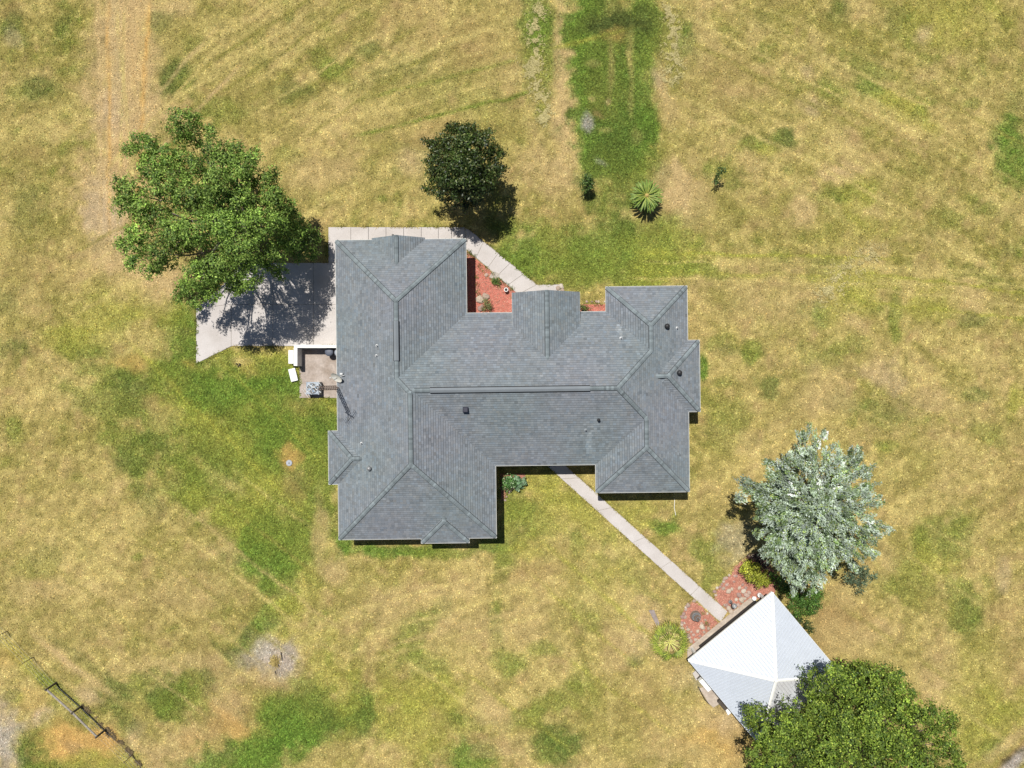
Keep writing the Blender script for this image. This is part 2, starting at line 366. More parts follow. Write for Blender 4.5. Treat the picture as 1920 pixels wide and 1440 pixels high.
 (960,990,26,40,0,'G',.65),(1050,950,70,40,0,'YG',.55),(985,1030,30,14,0,'YG',.5),(970,945,30,20,0,'G',.6),(1010,905,40,14,0,'YG',.5),(1000,975,40,20,30,'G',.4),(1120,985,14,60,-50,'YG',.4),(1130,1060,24,60,-45,'YG',.35),(1200,1100,20,60,-45,'G',.4),
 (1010,1073,54,14,-10,'BR',.55),(1080,1015,12,24,0,'G',.6),(1075,1085,18,50,-10,'OL',.65),(1095,1150,22,30,-20,'G',.4),(933,1160,11,32,0,'G',.75),(806,1152,34,12,-30,'G',.65),(780,1190,24,30,0,'G',.65),(795,1245,34,28,30,'G',.6),(735,1275,20,20,20,'OL',.6),
 (850,1190,16,12,0,'OL',.8),(958,1245,26,16,15,'G',.75),(930,1200,12,34,0,'G',.3),(800,1300,70,34,10,'YG',.65),(765,1362,60,40,20,'YG',.65),(670,1335,28,36,-20,'DG',.9),(640,1370,18,16,0,'YG',.7),(890,1425,50,24,0,'VG',.75),(853,1352,18,12,10,'G',.75),(820,1330,10,30,-30,'OL',.3),
 (895,1355,14,16,0,'G',.4),(985,1345,34,18,-10,'G',.6),(1010,1320,20,20,0,'G',.5),(1073,1308,40,22,-10,'G',.75),(1045,1398,34,34,10,'DG',.9),(1020,1420,20,20,0,'G',.4),(1105,1330,50,44,20,'OL',.6),(1020,1215,26,14,-30,'G',.6),(1090,1270,16,24,0,'G',.5),(1187,1240,12,9,0,'DG',.8),
 (1175,1195,36,50,10,'SA',.6),(1180,1150,30,26,0,'LS',.5),(1215,1330,50,40,0,'BR',.4),(1185,1370,30,44,0,'OL',.5),(1115,1120,40,24,0,'LS',.5),(1160,1040,40,30,0,'LS',.3),(880,1175,70,34,0,'SA',.4),(915,1325,40,26,20,'SA',.55),(1000,1170,50,30,0,'SA',.35),
 (770,1120,80,16,-6,'SA',.45),(700,1150,50,34,0,'SA',.45),(690,1100,40,16,0,'LS',.35),(660,1130,30,16,0,'OL',.35),(1145,1330,5,60,0,'LS',.5),(950,1400,40,24,0,'SA',.4),(1080,1240,60,5,70,'LS',.3),(1240,1250,20,20,0,'ST',.5),
 (1222,1150,22,28,-20,'SA',.8),(1235,1195,40,34,0,'PK',.5),
 # left middle, long green sweep
 (330,760,150,60,12,'G',.55),(450,830,150,90,28,'G',.6),(520,930,110,110,20,'G',.55),(500,800,110,70,10,'YG',.35),(430,730,120,40,0,'G',.5),(520,1040,70,70,20,'G',.4),(600,740,30,30,0,'G',.5),
 (380,840,70,8,42,'DG',.35),(430,900,90,8,42,'DG',.35),(480,860,100,8,42,'YG',.35),(520,980,80,8,48,'DG',.35),(330,790,70,8,30,'DG',.3),
 (560,1370,120,50,-10,'G',.45),(330,1290,90,36,-8,'G',.4),(1120,480,160,50,0,'G',.45),(1150,170,50,170,0,'DG',.5),(1150,270,50,40,0,'DG',.4),
 (345,640,28,50,0,'VG',.9),(330,620,22,34,0,'G',.6),(420,660,14,8,-30,'YG',.6),(500,680,60,18,0,'YG',.7),(520,700,40,30,0,'G',.75),(448,674,14,9,0,'LS',1.),(470,662,40,8,0,'YG',.5),(388,685,50,22,-10,'G',.55),(355,690,16,12,20,'OR',.5),
 (255,715,40,14,15,'DG',.65),(210,700,40,14,0,'G',.45),(300,705,40,14,10,'G',.6),(360,720,50,30,0,'G',.8),(420,730,60,30,0,'VG',.75),(500,745,60,34,0,'VG',.75),(240,740,24,44,0,'DG',.4),(200,760,70,26,20,'G',.4),
 (560,800,60,40,0,'G',.75),(600,790,24,30,0,'VG',.8),(470,800,60,40,20,'G',.8),(520,850,40,50,0,'VG',.6),(585,850,40,50,0,'G',.5),(380,800,80,26,35,'YG',.5),(440,860,80,40,30,'G',.6),(260,850,60,30,30,'G',.65),(245,870,22,22,0,'DG',.6),(300,830,30,20,30,'DG',.45),
 (350,905,60,34,10,'G',.5),(420,950,80,34,30,'G',.6),(280,945,34,18,30,'DG',.45),(500,920,50,40,0,'YG',.6),(560,940,50,34,0,'G',.5),(615,900,16,90,0,'G',.7),(560,760,40,14,20,'OL',.6),(600,760,20,16,0,'G',.6),
 (300,770,36,22,30,'ST',.5),(290,755,20,14,0,'BR',.4),(545,905,20,30,0,'BR',.5),(543,862,16,18,0,'OR',.75),(430,905,40,8,30,'LS',.3),
 (468,1000,80,40,35,'G',.7),(430,970,60,24,30,'YG',.5),(500,1040,50,40,30,'VG',.75),(540,1020,50,50,0,'G',.75),(520,1070,34,30,0,'VG',.6),(535,1110,26,34,0,'G',.6),(575,1110,20,34,0,'YG',.4),(500,1160,22,26,0,'VG',.75),(470,1185,20,20,0,'DG',.7),(455,1220,22,34,0,'DG',.8),(540,1140,30,16,0,'YG',.6),
 (600,985,12,50,0,'SA',.6),(620,1065,26,18,0,'SA',.35),(640,1060,20,20,0,'SA',.5),(590,1120,10,40,0,'OL',.5),(560,1190,50,20,0,'YG',.4),(410,1040,30,16,10,'SA',.4),(260,1045,10,7,0,'G',.6),(380,1060,50,14,10,'OL',.4),
 (85,1050,50,20,-20,'G',.4),(70,1080,50,10,0,'OL',.4),(100,1010,60,40,0,'LS',.25),(25,650,32,22,20,'DG',.55),(160,660,34,18,10,'G',.75),(135,640,40,24,0,'YG',.5),(180,600,50,40,0,'YG',.55),(250,640,60,20,0,'LS',.45),(245,680,30,12,0,'OR',.5),(20,560,24,26,0,'DG',.4),(30,520,20,20,0,'OL',.5),
 (20,810,16,18,0,'G',.65),(15,600,20,30,0,'OL',.4),(60,910,20,14,0,'OL',.4),(160,905,30,10,20,'G',.3),(180,905,26,40,30,'ST',.3),(100,510,60,30,0,'BR',.25),(230,560,50,30,0,'YG',.3),(300,590,50,20,0,'YG',.4),(225,610,18,12,0,'G',.3),
 # lower left
 (515,1240,32,30,10,'GR',1.0),(540,1232,20,18,0,'GR',.7),(512,1242,52,46,10,'PK',.45),(500,1218,22,16,0,'WH',.5),(530,1275,40,14,0,'OL',.3),(490,1275,34,16,0,'SA',.6),(440,1265,40,20,0,'SA',.45),(400,1235,26,26,40,'BR',.35),(415,1220,24,6,50,'DG',.4),
 (335,1245,60,18,0,'SA',.5),(283,1265,80,6,10,'TA',.4),(213,1293,34,20,10,'DG',.75),(267,1268,34,16,0,'G',.6),(315,1310,26,30,-30,'DG',.85),(345,1315,40,26,0,'G',.7),(370,1290,30,20,0,'G',.6),(385,1275,14,16,0,'DG',.5),(228,1348,16,34,-30,'DG',.75),(250,1340,30,20,0,'OL',.6),(290,1370,20,30,0,'OL',.5),
 (430,1340,60,50,20,'BR',.6),(450,1370,50,20,30,'OR',.55),(420,1310,40,24,30,'SA',.5),(430,1345,50,5,35,'OR',.4),(425,1415,34,14,-30,'SA',.5),(350,1400,50,34,0,'SA',.6),(372,1395,30,20,0,'OR',.3),
 (520,1345,36,40,0,'G',.8),(560,1360,50,44,30,'VG',.8),(600,1330,40,34,30,'G',.7),(470,1415,90,34,-20,'VG',.9),(540,1400,60,30,-30,'VG',.7),(580,1300,30,26,0,'DG',.4),(625,1340,20,24,0,'DG',.6),(560,1290,30,20,0,'G',.5),(500,1290,40,14,0,'BR',.35),(600,1420,60,24,-20,'ST',.8),(610,1250,30,34,0,'YG',.45),(640,1300,20,30,0,'YG',.4),
 (140,1250,70,5,38,'SA',.9),(175,1278,34,8,38,'TA',.95),(160,1240,60,8,38,'DG',.35),(125,1262,60,8,38,'OL',.5),(158,1300,22,18,0,'SA',.6),(170,1310,20,10,20,'PK',.5),(120,1300,40,8,42,'G',.5),(60,1255,60,10,45,'YG',.6),(90,1280,30,10,45,'G',.6),
 (75,1345,24,12,-25,'PK',1.1),(14,1385,30,60,0,'GR',.8),(12,1340,20,18,0,'PK',.6),(30,1430,40,20,0,'PK',.5),(85,1395,40,34,0,'G',.7),(62,1410,20,34,20,'DG',.7),(120,1370,50,20,0,'OL',.5),(155,1395,66,26,10,'OR',.95),(120,1385,30,8,35,'OR',.9),(150,1410,30,8,35,'BR',.8),(200,1400,30,22,0,'OR',.7),(175,1430,50,14,0,'YG',.6),
 (30,1305,14,10,0,'G',.7),(60,1310,40,20,0,'OR',.25),(240,1400,20,40,40,'PK',.4),(270,1420,40,12,50,'SA',.6),(225,1425,30,20,0,'YG',.5),(90,1435,40,10,0,'G',.7),(15,1230,20,20,0,'OR',.3),(75,1110,40,20,0,'SA',.4),(120,1170,60,20,40,'OL',.35),(320,1140,80,50,20,'BR',.2),(350,1110,60,30,0,'SA',.3),
]
LINES = []
def family(x0, y0, x1, y1, ox, oy, n, wd, names, s_, seed):
    q = random.Random(seed)
    for i in range(n):
        j = i + q.uniform(-.25, .25); e = q.uniform(-40, 40)
        LINES.append((x0 + ox * j + e, y0 + oy * j + e * (y1 - y0) / (x1 - x0 + 1e-6) if abs(x1 - x0) > 60 else y0 + oy * j, x1 + ox * j, y1 + oy * j, wd * q.uniform(.7, 1.3), names[i % len(names)], s_ * q.uniform(.6, 1.2)))
family(300, 150, 620, -60, 26, 14, 11, 3.4, ('LS', 'OL'), .75, 1)          # mown lines, upper left
family(620, 160, 1010, 60, 10, 34, 4, 3.2, ('LS', 'G'), .6, 2)
family(1290, -20, 1780, 230, -14, 44, 5, 3.6, ('LS', 'LS', 'OL'), .7, 3)   # upper right
family(1560, 30, 1960, 250, -10, 50, 6, 3.4, ('LS', 'OL'), .5, 4)
family(1150, 470, 1700, 485, 10, 17, 4, 2.6, ('YG', 'LS'), .6, 5)
family(1560, 490, 1980, 540, 4, 22, 4, 2.6, ('LS', 'YG'), .6, 6)
family(1600, 640, 1980, 820, -20, 60, 5, 3.4, ('LS', 'OL'), .5, 7)
family(60, 1080, 420, 1360, 44, -26, 9, 3.6, ('TA', 'OL', 'LS'), .5, 8)    # lower left
family(240, 640, 620, 1010, 40, -26, 6, 5.0, ('YG', 'DG'), .45, 9)
family(640, 1150, 1010, 1050, 14, 22, 5, 3.4, ('LS', 'TA'), .55, 10)
family(180, -20, 190, 460, 15, 0, 7, 3.6, ('SA', 'OR', 'LS'), .75, 11)     # wheel tracks in the worn strip
family(180, 300, 420, 40, 22, 30, 3, 4.0, ('SA', 'LS'), .6, 12)
family(90, 500, 330, 380, 10, 34, 4, 3.4, ('OL', 'LS'), .5, 13)
family(700, 1240, 980, 1440, 60, -10, 6, 4.0, ('OL', 'LS', 'YG'), .4, 14)
family(1060, 1000, 1290, 1200, -24, 22, 4, 3.6, ('LS', 'YG'), .5, 15)
family(1560, 950, 1900, 1180, 6, 60, 5, 4.0, ('LS', 'OL'), .4, 16)
def ground_colour(u, v):
    """linear albedo of the lawn at ground-plane pixel u,v (arrays)"""
    wx = (fbm(u, v, 46, 11) - .5) * 46 + (fbm(u, v, 12, 41, 2) - .5) * 14
    wy = (fbm(u, v, 46, 23) - .5) * 46 + (fbm(u, v, 12, 53, 2) - .5) * 14
    n1 = fbm(u, v, 190, 3, 5); n2 = fbm(u, v, 60, 5, 4); n3 = fbm(u, v, 26, 8, 3); nf = fbm(u, v, 9, 9, 2)
    C = np.empty(u.shape + (3,), dtype=np.float64)
    C[:] = PAL['ST']
    def mixin(w, name):
        w = np.clip(w, 0, 1)[..., None]
        C[:] = C * (1 - w) + PAL[name] * w
    # mowing direction turns slowly over the field, so the grain of the lawn is long and narrow
    q = fbm(u, v, 700, 301, 2) * 3.2 + .35
    a_ = u * np.cos(q) + v * np.sin(q); b_ = -u * np.sin(q) + v * np.cos(q)
    s1 = fbm(u * .80 + v * .60, (v * .80 - u * .60) * 4.2, 120, 311, 3)
    s2 = fbm(u * .86 - v * .50, (v * .86 + u * .50) * 4.2, 120, 331, 3)
    side = np.clip((u - 900) / 300, 0, 1) * np.clip((900 - v) / 200, 0, 1)
    st = s2 * (1 - side) + s1 * side
    mixin((n1 - .40) * 1.9, 'OL')
    mixin((n2 - .47) * 2.1, 'OL')
    mixin((st - .52) * 2.6, 'OL')
    mixin((.46 - st) * 2.2, 'LS')
    mixin((n3 - .52) * 1.7, 'TA')
    mixin((.40 - n2) * 1.8, 'SA')
    mixin((n3 - .60) * 2.0, 'BR')
    mixin((.42 - n3) * 2.2 * np.clip((n1 - .44) * 8, 0, 1), 'G')
    mixin((nf - .57) * 1.8, 'LS')
    mixin((.40 - nf) * 1.8, 'OL')
    nv = fbm(u, v, 34, 71, 3); nw = fbm(u, v, 14, 91, 2)
    for (x, y, rx, ry, rot, name, s) in BLOBS:
        R = 1.9 * max(rx, ry) + 40
        sel = (np.abs(u - x) < R) & (np.abs(v - y) < R)
        if not sel.any(): continue
        t = math.radians(rot); ct = math.cos(t); st = math.sin(t)
        small = min(1.0, min(rx, ry) / 22.0)
        du = u[sel] - x + wx[sel] * small; dv = v[sel] - y + wy[sel] * small
        a = (du * ct + dv * st) / (rx * 1.25); b = (-du * st + dv * ct) / (ry * 1.25)
        d = np.sqrt(a * a + b * b)
        d = d + ((nv[sel] - .5) * 1.15 + (nw[sel] - .5) * .65) * (small * .7 + .3)
        w = np.clip((1.45 - d) / 1.15, 0, 1); w = w * w * (3 - 2 * w)
        if name == 'PK' and x != 1101: w = w * .75
        if name in ('G', 'VG', 'DG', 'YG'): w = np.minimum(w * 1.3, 1)
        w = w * s * np.clip(.72 + .45 * nw[sel], 0, 1.2)
        w = np.clip(w, 0, 1)[:, None]
        C[sel] = C[sel] * (1 - w) + PAL[name] * w
    for (x0, y0, x1, y1, wd_, name, s_) in LINES:
        L_ = math.hypot(x1 - x0, y1 - y0); ex, ey = (x1 - x0) / L_, (y1 - y0) / L_
        al = (u - x0) * ex + (v - y0) * ey; pe = -(u - x0) * ey + (v - y0) * ex + wy * .22
        w = np.exp(-(pe / wd_) ** 2) * np.clip(al / 60, 0, 1) * np.clip((L_ - al) / 60, 0, 1) * s_ * 1.3 * np.clip(nw * 1.6 + nv * .8 - .25, 0, 1)
        mixin(w, name)
    C *= (0.78 + .44 * nf)[..., None] * (0.88 + .24 * nw)[..., None]
    return C

# ------------------------------------------------------------ ground: one sheet to the horizon
def axis(lo, hi, step, far):
    a = list(np.arange(lo, hi + 1e-6, step)); s = step; x = hi
    right = []; left = []
    while x < far: s *= 1.5; x += s; right.append(x)
    s = step; x = lo
    while x > -far: s *= 1.5; x -= s; left.append(x)
    return np.array(left[::-1] + a + right)
gx = axis(-42, 42, .22, 900); gy = axis(-32, 32, .22, 900)
GX, GY = np.meshgrid(gx, gy)
gz = (fbm(GX * 24, GY * 24, 300, 77, 2) - .5) * .06 * (np.abs(GX) < 60) * 0
V = np.stack([GX.ravel(), GY.ravel(), gz.ravel()], 1)
nx, ny = len(gx), len(gy)
I = np.arange(nx * ny).reshape(ny, nx)
F = np.stack([I[:-1, :-1].ravel(), I[:-1, 1:].ravel(), I[1:, 1:].ravel(), I[1:, :-1].ravel()], 1)
GC = ground_colour(960 + GX * K, 720 - GY * K)
ground = npmesh('ground', V, F, M['ground'])
ca = ground.data.attributes.new('Col', 'FLOAT_COLOR', 'POINT')
c4 = np.ones((nx * ny, 4), dtype=np.float32); c4[:, :3] = GC.reshape(-1, 3) * .90
ca.data.foreach_set('color', c4.ravel())
tag(ground, 'patchy dry and green lawn around the grey roofed house', kind='structure')

# ------------------------------------------------------------ masks where no grass grows
def inpoly(x, y, poly):
    r = np.zeros(x.shape, bool); n = len(poly)
    for i in range(n):
        x0, y0 = poly[i]; x1, y1 = poly[(i + 1) % n]
        c = ((y0 > y) != (y1 > y))
        with np.errstate(divide='ignore', invalid='ignore'):
            xx = (x1 - x0) * (y - y0) / (y1 - y0 + 1e-12) + x0
        r ^= c & (x < xx)
    return r
DRIVE = [(616,426),(616,493),(452,493),(412,540),(368,578),(368,682),(435,649),(556,649),(632,649),(660,640),(660,470),(660,451),(872,451),(872,426)]
NWALK = [(862,426),(882,432),(1008,534),(1050,534),(1050,560),(960,560),(872,476),(860,452)]
SWALK = [(1020,868),(1055,868),(1364,1146),(1351,1167)]
PADP = [(562,650),(650,650),(650,746),(562,746)]
BED_N = [(874,470),(968,549),(968,600),(860,600),(860,470)]
BED_M = [(1084,571),(1142,571),(1142,600),(1084,600)]
BED_W = [(1301,1124),(1290,1131),(1281,1146),(1276,1165),(1280,1182),(1290,1190),(1297,1205),(1302,1208),(1349,1167)]
BED_E = [(1353,1136),(1339,1123),(1342,1105),(1352,1098),(1358,1085),(1372,1078),(1374,1064),(1388,1052),(1405,1040),(1425,1044),(1460,1080),(1450,1120),(1405,1125),(1367,1149)]
BED_S = [(938,888),(985,888),(983,905),(965,915),(950,922),(946,935),(940,940)]
HOUSEP = [(640,460),(866,460),(876,590),(1128,590),(1130,545),(1280,545),(1300,640),(1300,768),(1284,770),(1284,912),(1120,912),(1112,865),(926,865),(926,998),(640,1000)]
SLAB = [(1278,1228),(1410,1124),(1424,1128),(1560,1268),(1414,1378)]
NOGRASS = [DRIVE, NWALK, SWALK, PADP, BED_N, BED_M, BED_W, BED_E, HOUSEP, SLAB]

# ------------------------------------------------------------ grass blades (real geometry, nobody could count them)
NB = 800000
bx = rng.uniform(-41.5, 41.5, NB); by = rng.uniform(-31.5, 31.5, NB)
bu = 960 + bx * K; bv = 720 - by * K
keep = np.ones(NB, bool)
for pl in NOGRASS: keep &= ~inpoly(bu, bv, pl)
bare = fbm(bu, bv, 22, 131, 3)
bx, by, bu, bv = bx[keep], by[keep], bu[keep], bv[keep]
bc = ground_colour(bu, bv)
sat = bc[:, 1] / (bc[:, 0] + 1e-6)                # green patches grow taller than dry or bare ones
n = len(bx)
keep = rng.random(n) < np.clip(.40 + (sat - .78) * 2.2, .35, 1)
bx, by, bc, sat = bx[keep], by[keep], bc[keep], sat[keep]; n = len(bx)
# ragged fringe of grass creeping over the paving edges
ex_, ey_ = [], []
for pl in (DRIVE, NWALK, SWALK, PADP, BED_N, BED_W, BED_E):
    for i in range(len(pl)):
        (xa, ya), (xb, yb) = pl[i], pl[(i + 1) % len(pl)]
        m_ = int(math.hypot(xb - xa, yb - ya) * 5); t_ = rng.random(m_)
        ex_.append(xa + (xb - xa) * t_ + rng.normal(0, 1.3, m_)); ey_.append(ya + (yb - ya) * t_ + rng.normal(0, 1.3, m_))
eu, ev = np.concatenate(ex_), np.concatenate(ey_)
kk_ = (fbm(eu, ev, 14, 501, 2) > .46) & ~inpoly(eu, ev, HOUSEP)
for pl in (DRIVE, NWALK, SWALK, PADP): kk_ &= ~inpoly(eu, ev, [(a_ * .985 + sum(p[0] for p in pl) / len(pl) * .015, b_ * .985 + sum(p[1] for p in pl) / len(pl) * .015) for a_, b_ in pl]) | (rng.random(len(eu)) < .25)
eu, ev = eu[kk_], ev[kk_]
bx = np.concatenate([bx, (eu - 960) / K]); by = np.concatenate([by, (720 - ev) / K]); ec_ = ground_colour(eu, ev) * .9
bc = np.concatenate([bc, ec_]); sat = np.concatenate([sat, ec_[:, 1] / (ec_[:, 0] + 1e-6)]); n_edge = len(eu); n = len(bx)
th = rng.uniform(0, 2 * np.pi, n)
ln = rng.uniform(.06, .19, n) * np.clip(.7 + (sat - .7), .7, 1.4); wd = rng.uniform(.025, .06, n)
hz = rng.uniform(.015, .075, n) * np.clip(.6 + (sat - .7) * 1.3, .6, 1.6)
hz[n - n_edge:] += .06
dx, dy = np.cos(th), np.sin(th)
V = np.empty((n, 3, 3), np.float32)
V[:, 0] = np.stack([bx - dy * wd, by + dx * wd, np.full(n, .003)], 1)
V[:, 1] = np.stack([bx + dy * wd, by - dx * wd, np.full(n, .003)], 1)
V[:, 2] = np.stack([bx + dx * ln, by + dy * ln, hz], 1)
br = np.minimum(rng.lognormal(-.05, .40, n), 1.7)[:, None]
hue = rng.normal(0, .05, n)
bc = bc * br * 1.18; bc[:, 0] *= 1 + hue; bc[:, 2] *= 1 - hue
grass = npmesh('grass', V.reshape(-1, 3), np.arange(3 * n).reshape(n, 3), M['grass'], col=np.clip(bc, .004, .8))
tag(grass, 'short mown grass blades covering the lawn', 'grass', kind='stuff')

# ------------------------------------------------------------ paving
def poly_px(pts, z=0.0):
    q = [(P(x, y, 0).x, P(x, y, 0).y) for x, y in pts]
    a = sum(q[i][0] * q[(i + 1) % len(q)][1] - q[(i + 1) % len(q)][0] * q[i][1] for i in range(len(q)))
    return q if a > 0 else q[::-1]
def shrink(q, d):
    n = len(q); out = []
    for i in range(n):
        p0, p1, p2 = Vector(q[i - 1]), Vector(q[i]), Vector(q[(i + 1) % n])
        e1 = (p1 - p0).normalized(); e2 = (p2 - p1).normalized()
        n1 = Vector((-e1.y, e1.x)); n2 = Vector((-e2.y, e2.x))
        k = n1 + n2; den = max(.3, 1 + n1.dot(n2))
        out.append(tuple(p1 + k * (d / den)))
    return out
def paving(name, base, panels, mat, label):
    root = MB().prism(poly_px(base), -.05, .028).build(name, M['joint'])
    tag(root, label, kind='structure')
    for pnl in panels:
        q = shrink(poly_px(pnl), .012)
        MB().prism(q, 0.0, .055 + random.uniform(-.004, .004), b=.008).build('concrete_panel', mat, root)
    return root
pn = [[(368,578),(434,571),(434,649),(368,682)], [(434,571),(512,571),(512,649),(434,649)], [(512,571),(588,571),(588,649),(512,649)],
      [(412,540),(452,493),(512,493),(512,571),(434,571),(368,578)], [(512,493),(588,493),(588,571),(512,571)],
      [(588,493),(660,493),(660,571),(588,571)], [(588,571),(660,571),(660,649),(588,649)]]
xs = [616, 658, 691, 724, 757, 790, 822, 847, 872]
strip = [[(616,426),(658,426),(658,493),(616,493)]] + [[(xs[i], 426), (xs[i+1], 426), (xs[i+1], 462), (xs[i], 462)] for i in range(1, 8)]
paving('driveway', DRIVE, pn, M['concrete'], 'pale concrete driveway under the big tree west of the house')
tn = lambda i: None
paving('north_walkway', [(616,426),(872,426),(872,462),(616,462)][0:4] and [(658,426),(872,426),(872,462),(658,462)], strip[1:], M['concrete'], 'concrete strip walkway along the north wall')
paving_strip0 = MB().prism(shrink(poly_px(strip[0]), .012), 0, .056, b=.008).build('concrete_panel', M['concrete'], bpy.data.objects['driveway'])
def walk_panels(a0, a1, b0, b1, cuts):
    r = []
    for i in range(len(cuts) - 1):
        f = lambda p, q, t: (p[0] + (q[0] - p[0]) * t, p[1] + (q[1] - p[1]) * t)
        r.append([f(a0, a1, cuts[i]), f(a0, a1, cuts[i+1]), f(b0, b1, cuts[i+1]), f(b0, b1, cuts[i])])
    return r
dg = walk_panels((882,433), (1006,534), (873,466), (972,552), [0, .2, .42, .60, .80, 1.0])
dg += [[(1006,534),(1050,534),(1050,562),(972,562),(972,552)]]
dg += [[(872,427),(882,433),(873,466),(872,462)]]
paving('diagonal_walkway', [(872,426),(882,432),(1007,533),(1051,533),(1051,563),(971,563),(971,552),(872,466)], dg, M['concrete'], 'diagonal concrete walkway leading to the front entry')
sp = walk_panels((1055,868), (1364,1146), (1020,868), (1351,1167), [0, .10, .30, .50, .66, .83, 1.0])
paving('south_walkway', SWALK, sp, M['concrete'], 'long narrow concrete path from the house down to the white pavilion')
pad = [[(562,650),(606,650),(606,697),(562,697)], [(606,650),(655,650),(655,697),(606,697)], [(562,697),(606,697),(606,746),(562,746)], [(606,697),(655,697),(655,746),(606,746)]]
padroot = MB().prism(poly_px([(562,650),(655,650),(655,746),(562,746)]), -.05, .05, b=.01).build('equipment_pad', M['concrete_dirty'])
tag(padroot, 'stained concrete pad for the air conditioner at the west wall', kind='structure')
q = [tuple(P(x, y)[:2]) for x, y in [(924,508),(938,514),(932,526),(917,520)]][::-1]
o = MB().prism(q, .058, .075).build('paving_patch', mat_noise('pale_patch', alb(222, 212, 200), alb(205, 194, 184), 4, .9))
tag(o, 'pale squarish repair patch on the diagonal walkway', 'concrete patch')

# ------------------------------------------------------------ the house
ZE = 2.7; PITCH = .5
KE = K * H / (H - ZE)
TH = math.radians(.7)
def uv2w(u, v, h=0.0, dz=0.0):
    """house frame (px at eave height) -> world, h = roof rise in px of run"""
    du, dv = u - 960, v - 730
    px = du * math.cos(TH) + dv * math.sin(TH); py = -du * math.sin(TH) + dv * math.cos(TH) + 10
    return Vector((px / KE, -py / KE, ZE + PITCH * h / KE + dz))
U0 = [('u', 1, -632)]
def rect(u0, u1, v0, v1, off=0, dom=None):
    return dict(pl=[(1, 0, -u0 + off), (-1, 0, u1 + off), (0, 1, -v0 + off), (0, -1, v1 + off)], dom=[(u0, v0), (u1, v0), (u1, v1), (u0, v1)])
def gable(u0, u1, v0, v1, off=0):
    return dict(pl=[(1, 0, -u0 + off), (-1, 0, u1 + off)], dom=[(u0, v0), (u1, v0), (u1, v1), (u0, v1)])
BL = [rect(632, 1290.5, 586, 873), rect(632, 877, 446.5, 873), rect(632, 927.5, 586, 1008), rect(1138, 1290.5, 540, 873), rect(1115, 1290.5, 586, 926),
      rect(614.5, 760, 804, 904), rect(786.5, 876.5, 900, 1016.5), rect(1180, 1312.4, 642, 776), gable(700.5, 800.5, 443.5, 560), gable(962, 1088, 550.5, 760, 26)]
def clip(poly, a, b, c):
    """keep a*u+b*v+c >= 0"""
    out = []; n = len(poly)
    for i in range(n):
        p, q = poly[i], poly[(i + 1) % n]
        dp = a * p[0] + b * p[1] + c; dq = a * q[0] + b * q[1] + c
        if dp >= 0: out.append(p)
        if (dp > 0 and dq < 0) or (dp < 0 and dq > 0):
            t = dp / (dp - dq); out.append((p[0] + (q[0] - p[0]) * t, p[1] + (q[1] - p[1]) * t))
    return out
def area(p):
    return abs(sum(p[i][0] * p[(i + 1) % len(p)][1] - p[(i + 1) % len(p)][0] * p[i][1] for i in range(len(p)))) / 2 if len(p) > 2 else 0
def dom_planes(dom):
    out = []
    us = [p[0] for p in dom]; vs = [p[1] for p in dom]
    return [(1, 0, -min(us)), (-1, 0, max(us)), (0, 1, -min(vs)), (0, -1, max(vs))]
facets = []
for bi, B_ in enumerate(BL):
    for pi_, pl in enumerate(B_['pl']):
        poly = B_['dom']
        for o_, op in enumerate(B_['pl']):
            if o_ != pi_: poly = clip(poly, op[0] - pl[0], op[1] - pl[1], op[2] - pl[2])
        pieces = [poly]
        for ci, C_ in enumerate(BL):
            if ci == bi: continue
            eps = 1e-3 if ci > bi else -1e-3
            cons = dom_planes(C_['dom']) + [(cp[0] - pl[0], cp[1] - pl[1], cp[2] - pl[2] - eps) for cp in C_['pl']]
            nxt = []
            for pc in pieces:
                rem = pc
                for (a, b, c) in cons:
                    if abs(a) < 1e-9 and abs(b) < 1e-9:
                        if c < 0: nxt.append(rem); rem = []; break
                        continue
                    outp = clip(rem, -a, -b, -c)
                    if area(outp) > .05: nxt.append(outp)
                    rem = clip(rem, a, b, c)
                    if area(rem) <= .05: break
            pieces = [p for p in nxt if area(p) > .3]
        if pieces: facets.append((bi, pi_, pl, pieces))
house = empty('house', uv2w(960, 730, 0, -ZE), 'large single storey house with grey shingled hip roof', 'house')
HOFF = Vector(house.location)
def loc(v): return Vector(v) - HOFF
STREAK = [(1162, 612, 634, .55), (1098, 806, 850, .38), (676, 826, 836, .3)]      # lime washed down the shingles by the pipes
SH_EXP = 4.2; SH_W = 6.0
def dir_tone(seed, n): return np.random.default_rng(seed).normal(0, 1, n)
side_name = {(1, 0): 'west', (-1, 0): 'east', (0, 1): 'north', (0, -1): 'south'}
base_sh = np.array([.174, .193, .210])
